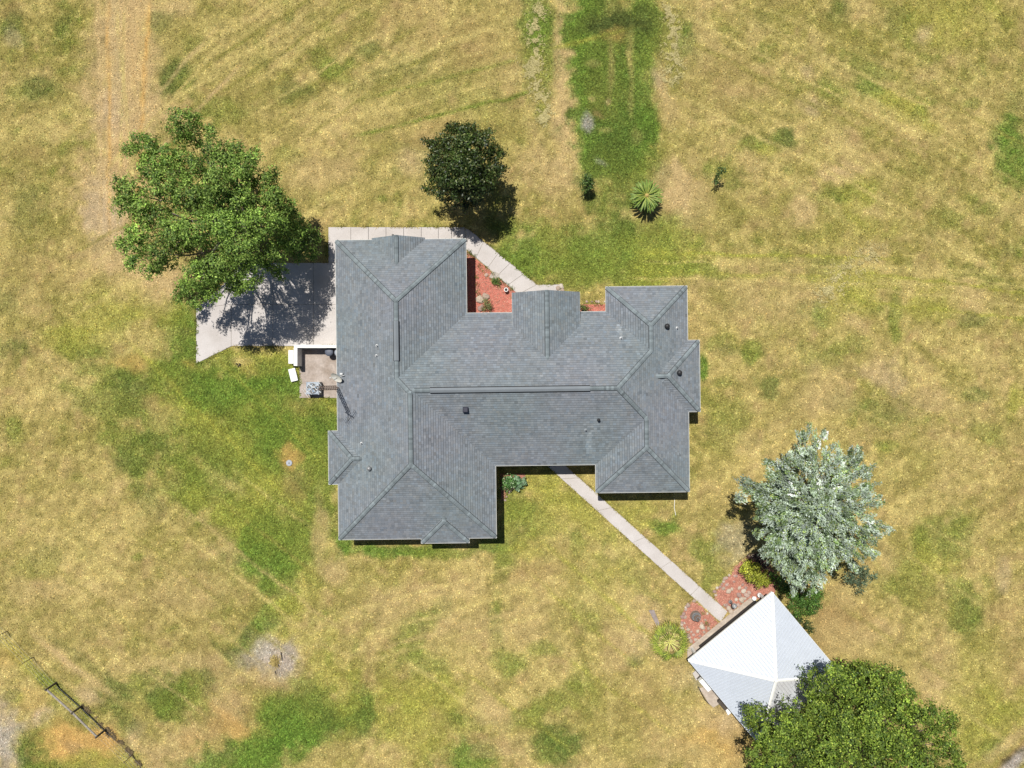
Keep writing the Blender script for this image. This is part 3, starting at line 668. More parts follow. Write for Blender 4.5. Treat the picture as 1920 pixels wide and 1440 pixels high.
for fi, (bi, pi_, pl, pieces) in enumerate(facets):
    a, b, c = pl
    mb = MB()
    for pc in pieces:
        vs = [loc(uv2w(u, v, a * u + b * v + c, -.03)) for u, v in pc]
        vt = [loc(uv2w(u, v, a * u + b * v + c, 0)) for u, v in pc]
        n = len(pc)
        mb.add(vt, [tuple(range(n))[::-1]])
    slope = mb.build('roof_slope', M['deck'], house)
    # individual shingle tabs, course by course, the lower edge of each proud of the one below
    sm = MB(); R = random.Random(100 + fi)
    for pc in pieces:
        ss = [a * p[0] + b * p[1] for p in pc]
        tt = [(p[1] if a else p[0]) for p in pc]
        s0 = math.floor((min(ss) + c) / SH_EXP); s1 = math.ceil((max(ss) + c) / SH_EXP)
        for k in range(s0, s1):
            lo = k * SH_EXP - c; hi = lo + SH_EXP
            row = clip(clip(pc, a, b, -lo - .085 * SH_EXP), -a, -b, hi)  # gap bares the dark deck to draw the butt shadow of each course
            if area(row) < .02: continue
            rt = [(p[1] if a else p[0]) for p in row]
            RR = random.Random(fi * 1000 + k)
            offs = RR.random() * SH_W; rowtone = RR.gauss(0, .018)
            j0 = math.floor((min(rt) - offs) / SH_W); j1 = math.ceil((max(rt) - offs) / SH_W)
            for j in range(j0, j1):
                t0 = offs + j * SH_W; t1 = t0 + SH_W
                q = clip(clip(row, 0 if a else 1, 1 if a else 0, -t0 - .05), 0 if a else -1, -1 if a else 0, t1 - .05)
                if area(q) < .05: continue
                rj = random.Random((fi * 977 + k * 131 + j) & 0xffffff)
                tone = 1 + rowtone + rj.gauss(0, .085); warm = rj.gauss(0, .022)
                for (su, v0_, v1_, amp) in STREAK:
                    if abs(q[0][0] - su) < 5 and v0_ < q[0][1] < v1_: tone += amp * (1 - abs(q[0][0] - su) / 7)
                lift = .020 + rj.random() * .006
                vs = []
                for (u, v) in q:
                    s = (a * u + b * v - lo) / SH_EXP
                    vs.append(loc(uv2w(u, v, a * u + b * v + c, .005 + lift * (1 - s))))
                big = (math.sin(q[0][0] * .031 + q[0][1] * .017) + math.sin(q[0][0] * .013 - q[0][1] * .029 + 2)) * .02
                col = (base_sh[0] * tone * (1 + warm + big), base_sh[1] * tone, base_sh[2] * tone * (1 - warm + big * .6))
                sm.add(vs, [tuple(range(len(q)))[::-1]], 0, col)
    so = sm.build('shingles', M['shingle'], slope); so['kind'] = 'stuff'

# ridge and hip caps: short overlapping pieces
def cap_line(p, q, w=3.5, exp=4.4, seed=0):
    """p,q=(u,v,h)"""
    mb = MB(); R = random.Random(seed)
    P0, Q0 = uv2w(*p), uv2w(*q)
    if P0.z > Q0.z + .01: P0, Q0 = Q0, P0
    d = (Q0 - P0); L = d.length; d.normalize()
    side = d.cross(Vector((0, 0, 1))).normalized()
    hip = abs(d.z) > .05
    drop = (w / KE) * (PITCH if not hip else PITCH * .72)
    st = exp / KE; x = .10 if min(p[2], q[2]) < 1 else -.02
    while x < L - .02:
        x1 = min(x + st * 1.25, L + .05); ww = w / KE
        A = P0 + d * x + Vector((0, 0, .085)); B = P0 + d * x1 + Vector((0, 0, .070))
        dn = Vector((0, 0, -drop))
        vs = [A - side * ww + dn, A, A + side * ww + dn, B - side * ww + dn, B, B + side * ww + dn]
        vs += [A - side * ww + dn - Vector((0, 0, .022)), A - Vector((0, 0, .03)), A + side * ww + dn - Vector((0, 0, .022))]
        t = 1 + R.gauss(0, .13)
        col = tuple(base_sh * np.array([.95, 1.0, .97]) * t)
        sd = [(0, 1, 4, 3), (1, 2, 5, 4), (6, 7, 1, 0), (7, 8, 2, 1)]
        sm2 = [loc(v) for v in vs]
        # shadow-casting underside rims along both long edges
        e0 = [loc(vs[3] - Vector((0, 0, .03))), loc(vs[5] - Vector((0, 0, .03)))]
        mb.add(sm2 + e0, sd + [(6, 0, 3, 9), (2, 8, 10, 5)], 0, col)
        x += st
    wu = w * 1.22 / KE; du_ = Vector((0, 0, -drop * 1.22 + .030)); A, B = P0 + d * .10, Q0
    mb.add([loc(x) for x in (A - side * wu + du_, A + Vector((0, 0, .02)), A + side * wu + du_, B - side * wu + du_, B + Vector((0, 0, .02)), B + side * wu + du_)], [(0, 1, 4, 3), (1, 2, 5, 4)], 0, (.045, .05, .055))  # dark strip below the caps, painting a shadow line along both edges
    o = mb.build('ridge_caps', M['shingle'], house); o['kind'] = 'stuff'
lines = [((784,729.5,143.5),(1147,729.5,143.5)), ((1147,729.5,143.5),(1214.25,662.25,76.25)), ((1147,729.5,143.5),(1202.75,785.25,87.75)),
 ((1214.25,616.25,76.25),(1214.25,662.25,76.25)), ((1138,540,0),(1214.25,616.25,76.25)), ((1290.5,540,0),(1214.25,616.25,76.25)),
 ((1202.75,785.25,87.75),(1202.75,838.25,87.75)), ((1115,926,0),(1202.75,838.25,87.75)), ((1290.5,926,0),(1202.75,838.25,87.75)),
 ((779.75,733.75,147.75),(779.75,860.25,147.75)), ((632,1008,0),(779.75,860.25,147.75)), ((927.5,1008,0),(779.75,860.25,147.75)),
 ((754.5,569,122.5),(754.5,708.5,122.5)), ((632,446.5,0),(754.5,569,122.5)), ((877,446.5,0),(754.5,569,122.5)), ((754.5,708.5,122.5),(779.75,733.75,147.75)),
 ((1025,551,89),(1025,675,89)), ((750.5,444,50),(750.5,496.5,50)),
 ((614.5,804,0),(664.5,854,50)), ((614.5,904,0),(664.5,854,50)), ((664.5,854,50),(682,854,50)),
 ((786.5,1016.5,0),(831.5,971.5,45)), ((876.5,1016.5,0),(831.5,971.5,45)), ((831.5,971.5,45),(831.5,963,45)),
 ((1312.4,642,0),(1245.4,709,67)), ((1312.4,776,0),(1245.4,709,67)), ((1245.4,709,67),(1223.5,709,67))]
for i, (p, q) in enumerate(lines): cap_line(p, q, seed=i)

# ridge vents: raised strips with dark slots on both sides
def ridge_vent(p, q, w=4.3):
    A, B = uv2w(*p), uv2w(*q); d = (B - A).normalized(); s = d.cross(Vector((0, 0, 1))).normalized(); ww = w / KE
    dn = Vector((0, 0, -ww * PITCH))
    def sl(x, sg, z): return x + s * sg + Vector((0, 0, z + .045 - abs(sg) * PITCH))
    lid = MB()
    for sg in (-1, 1):
        lid.add([loc(v) for v in (sl(A, 0, .13), sl(B, 0, .13), sl(B, ww * sg, .13), sl(A, ww * sg, .13))], [(0, 1, 2, 3)], 0, tuple(base_sh * 1.03))
        lid.add([loc(v) for v in (sl(A, ww * sg, .13), sl(B, ww * sg, .13), sl(B, ww * sg, .10), sl(A, ww * sg, .10))], [(0, 1, 2, 3)], 0, tuple(base_sh * 1.03))
    v = lid.build('ridge_vent', M['shingle'], house)
    sb = MB()
    for sg in (-1, 1):
        sb.add([loc(x) for x in (sl(A, ww * sg * 1.36, .03), sl(B, ww * sg * 1.36, .03), sl(B, ww * sg * .9, .08), sl(A, ww * sg * .9, .08))], [(0, 1, 2, 3)])
    sb.build('vent_slot', M['dark'], v)
ridge_vent((754.5, 605, 122.5), (754.5, 676, 122.5))
ridge_vent((815, 729.5, 143.5), (1098, 729.5, 143.5))

# eaves: fascia boards, soffit, walls
PER = [(632,446.5),(877,446.5),(877,586),(1138,586),(1138,540),(1290.5,540),(1290.5,642),(1312.4,642),(1312.4,776),(1290.5,776),(1290.5,926),(1115,926),(1115,873),(927.5,873),
       (927.5,1008),(876.5,1008),(876.5,1016.5),(786.5,1016.5),(786.5,1008),(632,1008),(632,904),(614.5,904),(614.5,804),(632,804)]
def inset(per, d):
    n = len(per); out = []
    for i in range(n):
        p0, p1, p2 = per[i - 1], per[i], per[(i + 1) % n]
        e1 = (p1[0] - p0[0], p1[1] - p0[1]); e2 = (p2[0] - p1[0], p2[1] - p1[1])
        l1 = math.hypot(*e1); l2 = math.hypot(*e2)
        n1 = (-e1[1] / l1, e1[0] / l1); n2 = (-e2[1] / l2, e2[0] / l2)
        out.append((p1[0] + (n1[0] + n2[0]) * d, p1[1] + (n1[1] + n2[1]) * d))
    return out
nP = len(PER)
outer = inset(PER, -.6); inner = inset(PER, .15)
for i in range(nP):
    j = (i + 1) % nP
    o0, o1, i0, i1 = outer[i], outer[j], inner[i], inner[j]
    vs = [loc(uv2w(*p, 0, z)) for z in (-.20, .012) for p in (o0, o1, i1, i0)]
    MB().add(vs, [(0, 1, 2, 3), (7, 6, 5, 4), (0, 4, 5, 1), (2, 6, 7, 3), (1, 5, 6, 2), (3, 7, 4, 0)]).build('fascia', M['fascia'], house)
MB().add([loc(uv2w(*p, 0, -.17)) for p in inset(PER, .3)], [tuple(range(nP))]).build('soffit', M['soffit'], house)
WI = inset(PER, 11.5)
WJ = inset(PER, 16.5)
walls = []
for i in range(nP):
    j = (i + 1) % nP
    vs = [loc(uv2w(*p, 0, z)) for z in (-ZE + .0, -.18) for p in (WI[i], WI[j], WJ[j], WJ[i])]
    walls.append(MB().add(vs, [(0, 1, 2, 3), (7, 6, 5, 4), (0, 4, 5, 1), (2, 6, 7, 3), (1, 5, 6, 2), (3, 7, 4, 0)]).build('wall', M['wall'], house))
def opening(i, t, w, z0, z1, kind='window'):
    """window or door set proud of wall i, centre at fraction t, w metres wide"""
    j = (i + 1) % nP
    A, B = uv2w(*WI[i]), uv2w(*WI[j]); A.z = B.z = 0
    d = (B - A).normalized(); nrm = Vector((-d.y, d.x, 0))
    mid = uv2w(*WJ[i]); mid.z = 0
    if (mid - A).dot(nrm) > 0: nrm = -nrm
    c = A.lerp(B, t)
    def q(s, z, o): return loc(c + d * s + nrm * o + Vector((0, 0, z)))
    def slab(mb, s0, s1, a, b, o0, o1):
        vs = [q(s, z, o) for o in (o0, o1) for z in (a, b) for s in (s0, s1)]
        mb.add(vs, [(0, 1, 3, 2), (4, 6, 7, 5), (0, 4, 5, 1), (2, 3, 7, 6), (0, 2, 6, 4), (1, 5, 7, 3)])
    f = MB(); t_ = .07
    slab(f, -w/2 - t_, -w/2, z0 - t_, z1 + t_, -.02, .05); slab(f, w/2, w/2 + t_, z0 - t_, z1 + t_, -.02, .05)
    slab(f, -w/2, w/2, z1, z1 + t_, -.02, .05); slab(f, -w/2, w/2, z0 - t_, z0, -.02, .05)
    if kind == 'window': slab(f, -.025, .025, z0, z1, -.01, .045)
    fo = f.build('window' if kind == 'window' else 'door', M['white'], house)
    g = MB(); slab(g, -w/2, w/2, z0, z1, .004, .018)
    g.build('pane' if kind == 'window' else 'door_leaf', M['glass'] if kind == 'window' else M['white'], fo)
for (i, t, w) in [(0, .3, 1.6), (0, .7, 1.6), (2, .2, 1.4), (4, .5, 1.8), (5, .5, .9), (7, .5, 1.8), (9, .5, 1.2), (10, .5, 1.8), (12, .75, 1.4), (13, .5, 1.4), (16, .5, 1.8), (18, .5, 1.6), (21, .5, 1.8), (23, .2, 1.0)]:
    opening(i, t, w, .9, 2.1)
opening(23, .72, 4.8, .05, 2.25, 'door'); opening(12, .35, 1.0, .05, 2.1, 'door'); opening(2, .56, 1.6, .05, 2.1, 'door')

# gable ends and the raised entry roof
mb = MB()
mb.add([loc(uv2w(700.5, 444.6, 0)), loc(uv2w(800.5, 444.6, 0)), loc(uv2w(750.5, 444.6, 50, -.02)), loc(uv2w(700.5, 446, 0)), loc(uv2w(800.5, 446, 0)), loc(uv2w(750.5, 446, 50, -.02))], [(0, 1, 2), (5, 4, 3), (0, 2, 5, 3), (1, 4, 5, 2), (0, 3, 4, 1)])
mb.build('gable_wall', M['fascia'], house)
mb = MB()
g0 = [(962, 551, 26), (1025, 551, 89), (1088, 551, 26)]
fr = [loc(uv2w(u, v + .2, h, -.01)) for u, v, h in g0] + [loc(uv2w(u, v + .2, 26, -.22)) for u, v, h in (g0[2], g0[0])]
bk = [loc(uv2w(u, v + 3, h, -.01)) for u, v, h in g0] + [loc(uv2w(u, v + 3, 26, -.22)) for u, v, h in (g0[2], g0[0])]
mb.add(fr + bk, [(0, 1, 2, 3, 4), (9, 8, 7, 6, 5)] + [(i, (i + 5), (i + 1) % 5 + 5, (i + 1) % 5) for i in range(5)])
mb.build('entry_gable', M['fascia'], house)
for u in (962, 1088):
    s = 1 if u == 962 else -1
    mb = MB(); a_, b_ = (u - .3 * s, u + 2.6 * s)
    vs = [loc(uv2w(x, y, 0, z)) for z in (PITCH * 26 / KE - .20, PITCH * 26 / KE + .0) for (x, y) in ((a_, 551), (b_, 551), (b_, 612), (a_, 612))]
    mb.add(vs, [(0, 3, 2, 1), (4, 5, 6, 7), (0, 1, 5, 4), (2, 3, 7, 6), (1, 2, 6, 5), (3, 0, 4, 7)]).build('entry_fascia', M['fascia'], house)
    mb = MB(); a_, b_ = (u + 3.4 * s, u + 6 * s)
    vs = [loc(uv2w(x, y, 0, z)) for z in (-.1, PITCH * 26 / KE - .05) for (x, y) in ((a_, 588), (b_, 588), (b_, 614), (a_, 614))]
    mb.add(vs, [(0, 3, 2, 1), (4, 5, 6, 7), (0, 1, 5, 4), (2, 3, 7, 6), (1, 2, 6, 5), (3, 0, 4, 7)]).build('cheek_wall', M['wall'], house)
    p = uv2w(u + 9 * s, 560, 0, -ZE); p = loc(p)
    MB().box(p.x - .17, p.x + .17, p.y - .17, p.y + .17, 0, ZE + .35).build('porch_column', M['wall'], house)

# things on the roof: pipes, domed vents
def roof_z(u, v):
    best = -1
    for B_ in BL:
        us = [p[0] for p in B_['dom']]; vs = [p[1] for p in B_['dom']]
        if min(us) <= u <= max(us) and min(vs) <= v <= max(vs):
            best = max(best, min(a * u + b * v + c for a, b, c in B_['pl']))
    return best
def at_roof(px, py):
    """house-frame point on the roof seen at pixel px,py"""
    u, v = px, py
    for _ in range(12):
        h = max(0, roof_z(u, v)); z = ZE + PITCH * h / KE
        p = P(px, py, z); X = p.x * KE; Y = -p.y * KE - 10
        u = 960 + X * math.cos(TH) - Y * math.sin(TH); v = 730 + X * math.sin(TH) + Y * math.cos(TH)
    return u, v, max(0, roof_z(u, v))
def pipe(px, py, r=.05, hh=.28, mat='pipe', dark_top=True):
    u, v, h = at_roof(px, py); p = loc(uv2w(u, v, h))
    o = MB().lathe([(r * 2.6, .02), (r * 1.6, .07), (r, .09), (r, hh), (r * .75, hh), (r * .7, hh - .06)], p.x, p.y, 12).build('vent_pipe', M[mat], house)
    o.location.z = p.z
    if dark_top:
        k = MB().lathe([(r * .72, hh - .05), (r * .7, hh + .004)], p.x, p.y, 12).build('pipe_mouth', M['dark'], o)
def dome(px, py, r=.19, mat='dark', box=False):
    u, v, h = at_roof(px, py); p = loc(uv2w(u, v, h))
    if box:
        o = MB().box(p.x - r, p.x + r, p.y - r, p.y + r, -.02, .30, b=.04)
    else:
        o = MB().lathe([(r * 1.3, -.06), (r * .8, .06), (r * .8, .16), (r * 1.15, .18), (r * 1.05, .26), (r * .6, .32), (r * .1, .34)], p.x, p.y, 16)
    o = o.build('roof_vent', M[mat], house, smooth=not box); o.location.z = p.z
dome(873, 768, .19, 'darkblue', True); dome(693, 878, .15, 'steel'); dome(1250, 612, .17); dome(1273, 699, .17); dome(1122, 787, .10)
for x, y, m_ in [(707, 648, 'pipe'), (706, 667, 'pipe'), (678, 831, 'pipe'), (1164, 634, 'pipe'), (1269, 615, 'pipe'), (1098, 806, 'lead')]:
    pipe(x, y, .042, .26, m_)
# pale mineral streaks washed down below two of the pipes
# small black lamp at the top of the garage gable
p = loc(P(737, 443, 3.4)); MB().box(p.x - .07, p.x + .07, p.y - .06, p.y + .12, p.z, p.z + .16).build('gable_lamp', M['dark'], house)

# ------------------------------------------------------------ equipment yard west of the house
def world_box(name, x0, y0, x1, y1, z0, z1, mat, parent=None, b=.0, zref=None):
    zr = z1 if zref is None else zref
    p, q = P(x0, y1, zr), P(x1, y0, zr)
    return MB().box(p.x, q.x, p.y, q.y, z0, z1, b=b).build(name, M[mat], parent)
yw = empty('screen_wall', (P(556, 648).x, P(556, 648).y, 0), 'low white L shaped wall screening the air conditioner pad', 'wall')
YO = Vector(yw.location)
def yb(name, x0, y0, x1, y1, z1, mat):
    p, q = P(x0, y1, z1) - YO, P(x1, y0, z1) - YO
    return MB().box(p.x, q.x, p.y, q.y, -.05, z1, b=.01).build(name, M[mat], yw)
yb('wall_section', 551, 646.5, 634, 652.2, 1.25, 'white'); yb('wall_section', 550.5, 652.6, 557.5, 686, 1.25, 'white')
o = world_box('white_cabinet', 540.5, 656.5, 550, 682, 0, .85, 'white', b=.02)
tag(o, 'white box cabinet standing against the outside of the low white wall', 'cabinet')
c_ = P(551, 703); ang = math.radians(14)
r2 = lambda x, y: (c_.x + x * math.cos(ang) - y * math.sin(ang), c_.y + x * math.sin(ang) + y * math.cos(ang))
o = MB().prism([r2(-.27, -.5), r2(.27, -.5), r2(.27, .5), r2(-.27, .5)], 0, .22, b=.015).build('white_slab', M['white'])
tag(o, 'tilted white slab lying in the grass below the white cabinet', 'slab')
# bins
def bin_(px, py, r, hgt, mat, label, cat='bin'):
    c = P(px, py, hgt); e = empty('rubbish_bin', (c.x, c.y, .05), label, cat)
    MB().lathe([(r * .75, 0), (r * .95, hgt * .92), (r, hgt * .92), (r, hgt * .95)], 0, 0, 24).build('bin_body', M[mat], e, True)
    MB().lathe([(r * 1.08, hgt * .92), (r * 1.06, hgt * .97), (r * .6, hgt * 1.02), (r * .1, hgt * 1.03)], 0, 0, 24).build('lid', M[mat], e, True)
bin_(617, 660, .30, .8, 'plastic_grey', 'dark grey round bin in the corner of the white wall')
bin_(635, 661, .30, .8, 'plastic_pale', 'pale grey round bin half hidden under the roof edge')
# air conditioner
ac = empty('air_conditioner', (P(586, 728, .85).x, P(586, 728, .85).y, .05), 'blue grey air conditioner with round fan guard on concrete pad', 'air conditioner')
b_ = MB(); b_.box(-.52, .52, -.50, .50, .04, .06); body = MB().box(-.50, .50, -.48, .48, .0, .80, b=.06).build('body', M['ac'], ac)
MB().lathe([(.40, .805), (.36, .815), (.36, .806)], -.02, .0, 32).build('fan_ring', M['dark'], ac)
fb = MB()
for k in range(4):
    t = k * math.pi / 2 + .4
    vs = []
    for (r, dt, z) in ((.06, -.3, .822), (.33, -.30, .822), (.33, .45, .835), (.06, .5, .835)):
        vs.append((-.02 + r * math.cos(t + dt), r * math.sin(t + dt), z))
    fb.add(vs, [(0, 1, 2, 3)])
fb.lathe([(.08, .82), (.08, .85), (.03, .86)], -.02, 0, 14)
fb.build('fan', M['fan'], ac)
gd = MB()
for k in range(5):
    r = .08 + k * .075
    for i in range(28):
        t0, t1 = 2 * math.pi * i / 28, 2 * math.pi * (i + 1) / 28
        gd.tube((-.02 + r * math.cos(t0), r * math.sin(t0), .875), (-.02 + r * math.cos(t1), r * math.sin(t1), .875), .007, n=4, caps=False)
for i in range(8):
    t = math.pi * i / 4
    gd.tube((-.02 + .06 * math.cos(t), .06 * math.sin(t), .88), (-.02 + .40 * math.cos(t), .40 * math.sin(t), .85), .010, n=4)
gd.build('fan_guard', M['pipe'], ac)
for sx in (-1, 1):
    for sy in (-1, 1):
        MB().box(sx * .47 - .04, sx * .47 + .04, sy * .45 - .04, sy * .45 + .04, .0, .815).build('corner_post', M['plastic_pale'], ac)
# antenna mast: triangular lattice tower by the eave with a yagi at its top
mx, my = P(634, 727, 2.7).x - .08, P(634, 727, 2.7).y
mast = empty('antenna_mast', (mx, my, .05), 'tall brown lattice antenna mast beside the west eave', 'antenna')
HT = 8.2
legs = [(.17 * math.cos(t), .17 * math.sin(t)) for t in (0.0, 2.094, 4.189)]
for (x, y) in legs: MB().tube((x, y, 0), (x * .8, y * .8, HT), .028, n=6).build('leg', M['rust'], mast)
z = .35; k = 0
while z < HT - .1:
    mb = MB()
    for i in range(3):
        a0, a1 = legs[i], legs[(i + 1) % 3]
        mb.tube((a0[0] * .93, a0[1] * .93, z), (a1[0] * .93, a1[1] * .93, z), .024, n=4)
    mb.build('brace', M['rust'], mast); z += .6; k += 1
MB().tube((0, 0, HT - .8), (0, 0, HT + .9), .025, n=8).build('top_pole', M['steel'], mast)
bm_ = MB(); an = math.radians(35)
d = Vector((math.cos(an), math.sin(an), 0)); s = Vector((-d.y, d.x, 0)); ctr = Vector((0, 0, HT + .7))
yg = bm_.tube(ctr - d * .6, ctr + d * .6, .018, n=6).build('antenna_boom', M['pipe'], mast)
for i in range(9):
    c0 = ctr + d * (-.57 + i * .142); ll = .36 - i * .02
    MB().tube(c0 - s * ll, c0 + s * ll, .012, n=5).build('antenna_element', M['pipe'], yg)
c0 = Vector((0, 0, HT + .2)); d2 = Vector((math.cos(-.6), math.sin(-.6), 0))
MB().tube(c0 - d2 * .5, c0 + d2 * .5, .03, n=6).build('rotor_arm', M['pipe'], mast)
# satellite dish
dz = 3.35; dc = P(631, 708, dz)
dish = empty('satellite_dish', (dc.x, dc.y, dz), 'oval cream satellite dish on the west roof edge', 'dish')
rows = []; nA = 24
mb = MB(); vs = []
for (r, z) in ((0, -.07), (.15, -.06), (.30, -.025), (.42, .03)):
    for i in range(nA):
        t = 2 * math.pi * i / nA; vs.append((r * math.cos(t), r * 1.1 * math.sin(t), z))
fs = []
for k in range(3):
    for i in range(nA):
        j = (i + 1) % nA; fs.append((k * nA + i, k * nA + j, (k + 1) * nA + j, (k + 1) * nA + i))
mb.add(vs, fs); rf = mb.build('reflector', M['dish'], dish, True)
rf.rotation_euler = (math.radians(32), math.radians(-42), math.radians(20))
MB().tube((0, 0, -.08), (.22, .02, -.55), .03, n=8).build('mount', M['steel'], dish)
MB().tube((0, 0, -.05), (-.42, -.02, .12), .014, n=6).tube((-.46, -.02, .10), (-.36, -.02, .18), .045, n=8).build('feed_arm', M['pipe'], dish)
MB().tube((.22, .1, -.30), (.55, .18, -.12), .025, n=6).box(.20, .40, .22, .34, -.32, -.14).build('rear_bracket', M['pipe'], dish)

# ------------------------------------------------------------ the pavilion
GZ = 2.6; GA = 4.55
W_, N_, E_, S_ = P(1290.5, 1238, GZ), P(1448, 1110, GZ), P(1580, 1267, GZ), P(1422, 1395, GZ)
AP = P(1455, 1276, GA + .12)
pav = empty('pavilion', ((W_.x + E_.x) / 2, (W_.y + E_.y) / 2, 0), 'square pavilion with white ribbed metal pyramid roof at the path end', 'pavilion')
PO = Vector(pav.location); L2 = lambda v: Vector(v) - PO
def ribbed(A, B, C, name, mat, lab=None):
    """triangular roof slope A-B eave, C apex, with raised ribs running up the slope"""
    A, B, C = L2(A), L2(B), L2(C)
    e = (B - A); L = e.length; e.normalize()
    t = (C - A).dot(e); foot = A + e * t; up = (C - foot); hU = up.length; up.normalize()
    nrm = e.cross(up).normalized()
    if nrm.z < 0: nrm = -nrm
    pts = [0.0]; lifts = [0.0]; x = .11; pitch = .23; rw = .03; rh = .042
    while x < L - .05:
        for dx_, l in ((-rw, 0), (-rw * .5, rh), (rw * .5, rh), (rw, 0)): pts.append(x + dx_); lifts.append(l)
        x += pitch
    pts.append(L); lifts.append(0)
    vs = []
    for s, l in zip(pts, lifts):
        hh = hU * (s / t if s < t else (L - s) / (L - t)); hh = max(hh, 0)
        k = nrm * (l if hh > .05 else 0)
        vs += [A + e * s + k, A + e * s + up * hh + k]
    # an extra column at the apex
    fs = [(2 * i, 2 * i + 2, 2 * i + 3, 2 * i + 1) for i in range(len(pts) - 1)]
    o = MB().add(vs, fs).build(name, M[mat], pav)
    if lab: o['label'] = lab
    fc = MB(); out = e.cross(Vector((0, 0, 1))).normalized()
    if out.dot(foot) < 0: out = -out
    a0, b0 = A + out * .02, B + out * .02
    dz_ = Vector((0, 0, .16)); up_ = Vector((0, 0, -.012))
    fc.add([a0 - dz_, b0 - dz_, b0 + up_, a0 + up_, a0 - dz_ - out * .05, b0 - dz_ - out * .05, b0 + up_ - out * .05, a0 + up_ - out * .05], [(0, 1, 2, 3), (7, 6, 5, 4), (0, 4, 5, 1), (3, 2, 6, 7)])
    fc.build('fascia', M['white'], pav)
ribbed(W_, N_, AP, 'roof_slope', 'zinc'); ribbed(N_, E_, AP, 'roof_slope', 'zinc'); ribbed(S_, W_, AP, 'roof_slope', 'zinc'); ribbed(E_, S_, AP, 'roof_slope', 'zinc_stain', 'stained grey south east roof slope')
for c in (W_, N_, E_, S_):
    a_, b_ = L2(c), L2(AP); d = (b_ - a_).normalized(); s = d.cross(Vector((0, 0, 1))).normalized()
    u_ = Vector((0, 0, .06)); dn = Vector((0, 0, -.035)); w = .11
    vs = [a_ - s * w + u_ + dn, a_ + u_, a_ + s * w + u_ + dn, b_ - s * w + u_ + dn, b_ + u_, b_ + s * w + u_ + dn]
    MB().add(vs, [(0, 1, 4, 3), (1, 2, 5, 4)]).build('hip_cap', M['white'], pav)
MB().lathe([(.16, -.02), (.12, .10), (.03, .14)], L2(AP).x, L2(AP).y, 12).build('apex_cap', M['white'], pav).location.z = AP.z
slabp = [(1300,1203),(1404,1125),(1424,1133),(1548,1268),(1412,1368),(1276,1234)]
slabp = [(1301,1204),(1403,1126),(1409,1134),(1412,1128),(1424,1131),(1545,1265),(1408,1364),(1287,1229)]
q = poly_px([(1288,1216),(1406,1120),(1424,1130),(1545,1265),(1408,1364),(1289,1237)])
q = [(x - PO.x, y - PO.y) for x, y in q]
MB().prism(q, -.05, .10, b=.02).build('floor_slab', M['concrete_pink'], pav)
cen = Vector((0, 0, 0))
for c in (W_, N_, E_, S_):
    p = L2(c) * .84
    MB().box(p.x - .09, p.x + .09, p.y - .09, p.y + .09, .09, GZ - .02).build('post', M['white'], pav)
cs = [L2(c) * .84 for c in (W_, N_, E_, S_)]
for i in range(4):
    a_, b_ = cs[i].copy(), cs[(i + 1) % 4].copy(); a_.z = b_.z = GZ - .12
    MB().tube(a_, b_, .09, n=4).build('beam', M['wood'], pav)
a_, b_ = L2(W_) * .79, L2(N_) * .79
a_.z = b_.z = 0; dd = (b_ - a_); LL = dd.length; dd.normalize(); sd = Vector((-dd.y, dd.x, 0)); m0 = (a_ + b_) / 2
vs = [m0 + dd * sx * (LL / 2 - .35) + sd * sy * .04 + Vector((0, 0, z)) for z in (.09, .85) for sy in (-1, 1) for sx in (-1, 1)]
MB().add(vs, [(0, 2, 3, 1), (4, 5, 7, 6), (0, 1, 5, 4), (2, 6, 7, 3), (0, 4, 6, 2), (1, 3, 7, 5)]).build('shade_panel', M['dark'], pav)  # added dark panel standing in for the shade band under the north-west eave
# things along the pavilion's south-west side
q = poly_px([(1298,1262),(1306,1254),(1314,1267),(1305,1275)])
o = MB().prism(q, 0, .12, b=.015).build('stepping_slab', M['concrete']); tag(o, 'small pale square slab in the grass by the pavilion west corner', 'slab')
q = poly_px([(1307,1272),(1316,1266),(1334,1285),(1324,1292)])
o = MB().prism(q, 0, .55, b=.02).build('white_chest', M['white']); tag(o, 'long white chest under the pavilion south west eave', 'chest')
q = poly_px([(1311,1290),(1329,1284),(1350,1312),(1347,1320),(1337,1326),(1328,1318)])
o = MB().prism(q, 0, .10, b=.02).build('patio_slab', M['concrete_pink']); tag(o, 'pinkish concrete patio slab beside the pavilion south west edge', 'slab')
q = poly_px([(1357,1326),(1362,1323),(1369,1332),(1362,1337)])
o = MB().prism(q, 0, .4, b=.02).build('white_bucket_stand', M['white']); tag(o, 'small white block beside the pavilion further down the south west edge', 'block')
e = empty('bench', tuple(P(1352, 1317)), 'small dark brown bench by the pinkish patio slab', 'bench', rz=math.radians(-50))
MB().box(-.45, .45, -.17, .17, .40, .45).build('seat', M['wood_dark'], e)
for sx in (-.38, .38): MB().box(sx - .04, sx + .04, -.14, .14, 0, .40).build('leg', M['wood_dark'], e)
MB().box(-.45, .45, .15, .19, .45, .85).build('backrest', M['wood_dark'], e)
for (x0, y0, x1, y1) in [(1306, 1272, 1313, 1265)]:
    o = MB().tube(P(x0, y0) + Vector((0, 0, .1)), P(x1, y1) + Vector((0, 0, .1)), .07, n=6).build('timber_edging', M['wood_dark'])
    tag(o, 'short dark timber between the small slab and the white chest', 'timber')
o = MB()
pts = [(1309,1287),(1314,1298),(1321,1311),(1330,1320)]
for i in range(3): o.tube(P(*pts[i]) + Vector((0, 0, .05)), P(*pts[i+1]) + Vector((0, 0, .05)), .04, n=6)
tag(o.build('garden_hose', M['dark']), 'dark hose curving along the pinkish patio slab', 'hose')

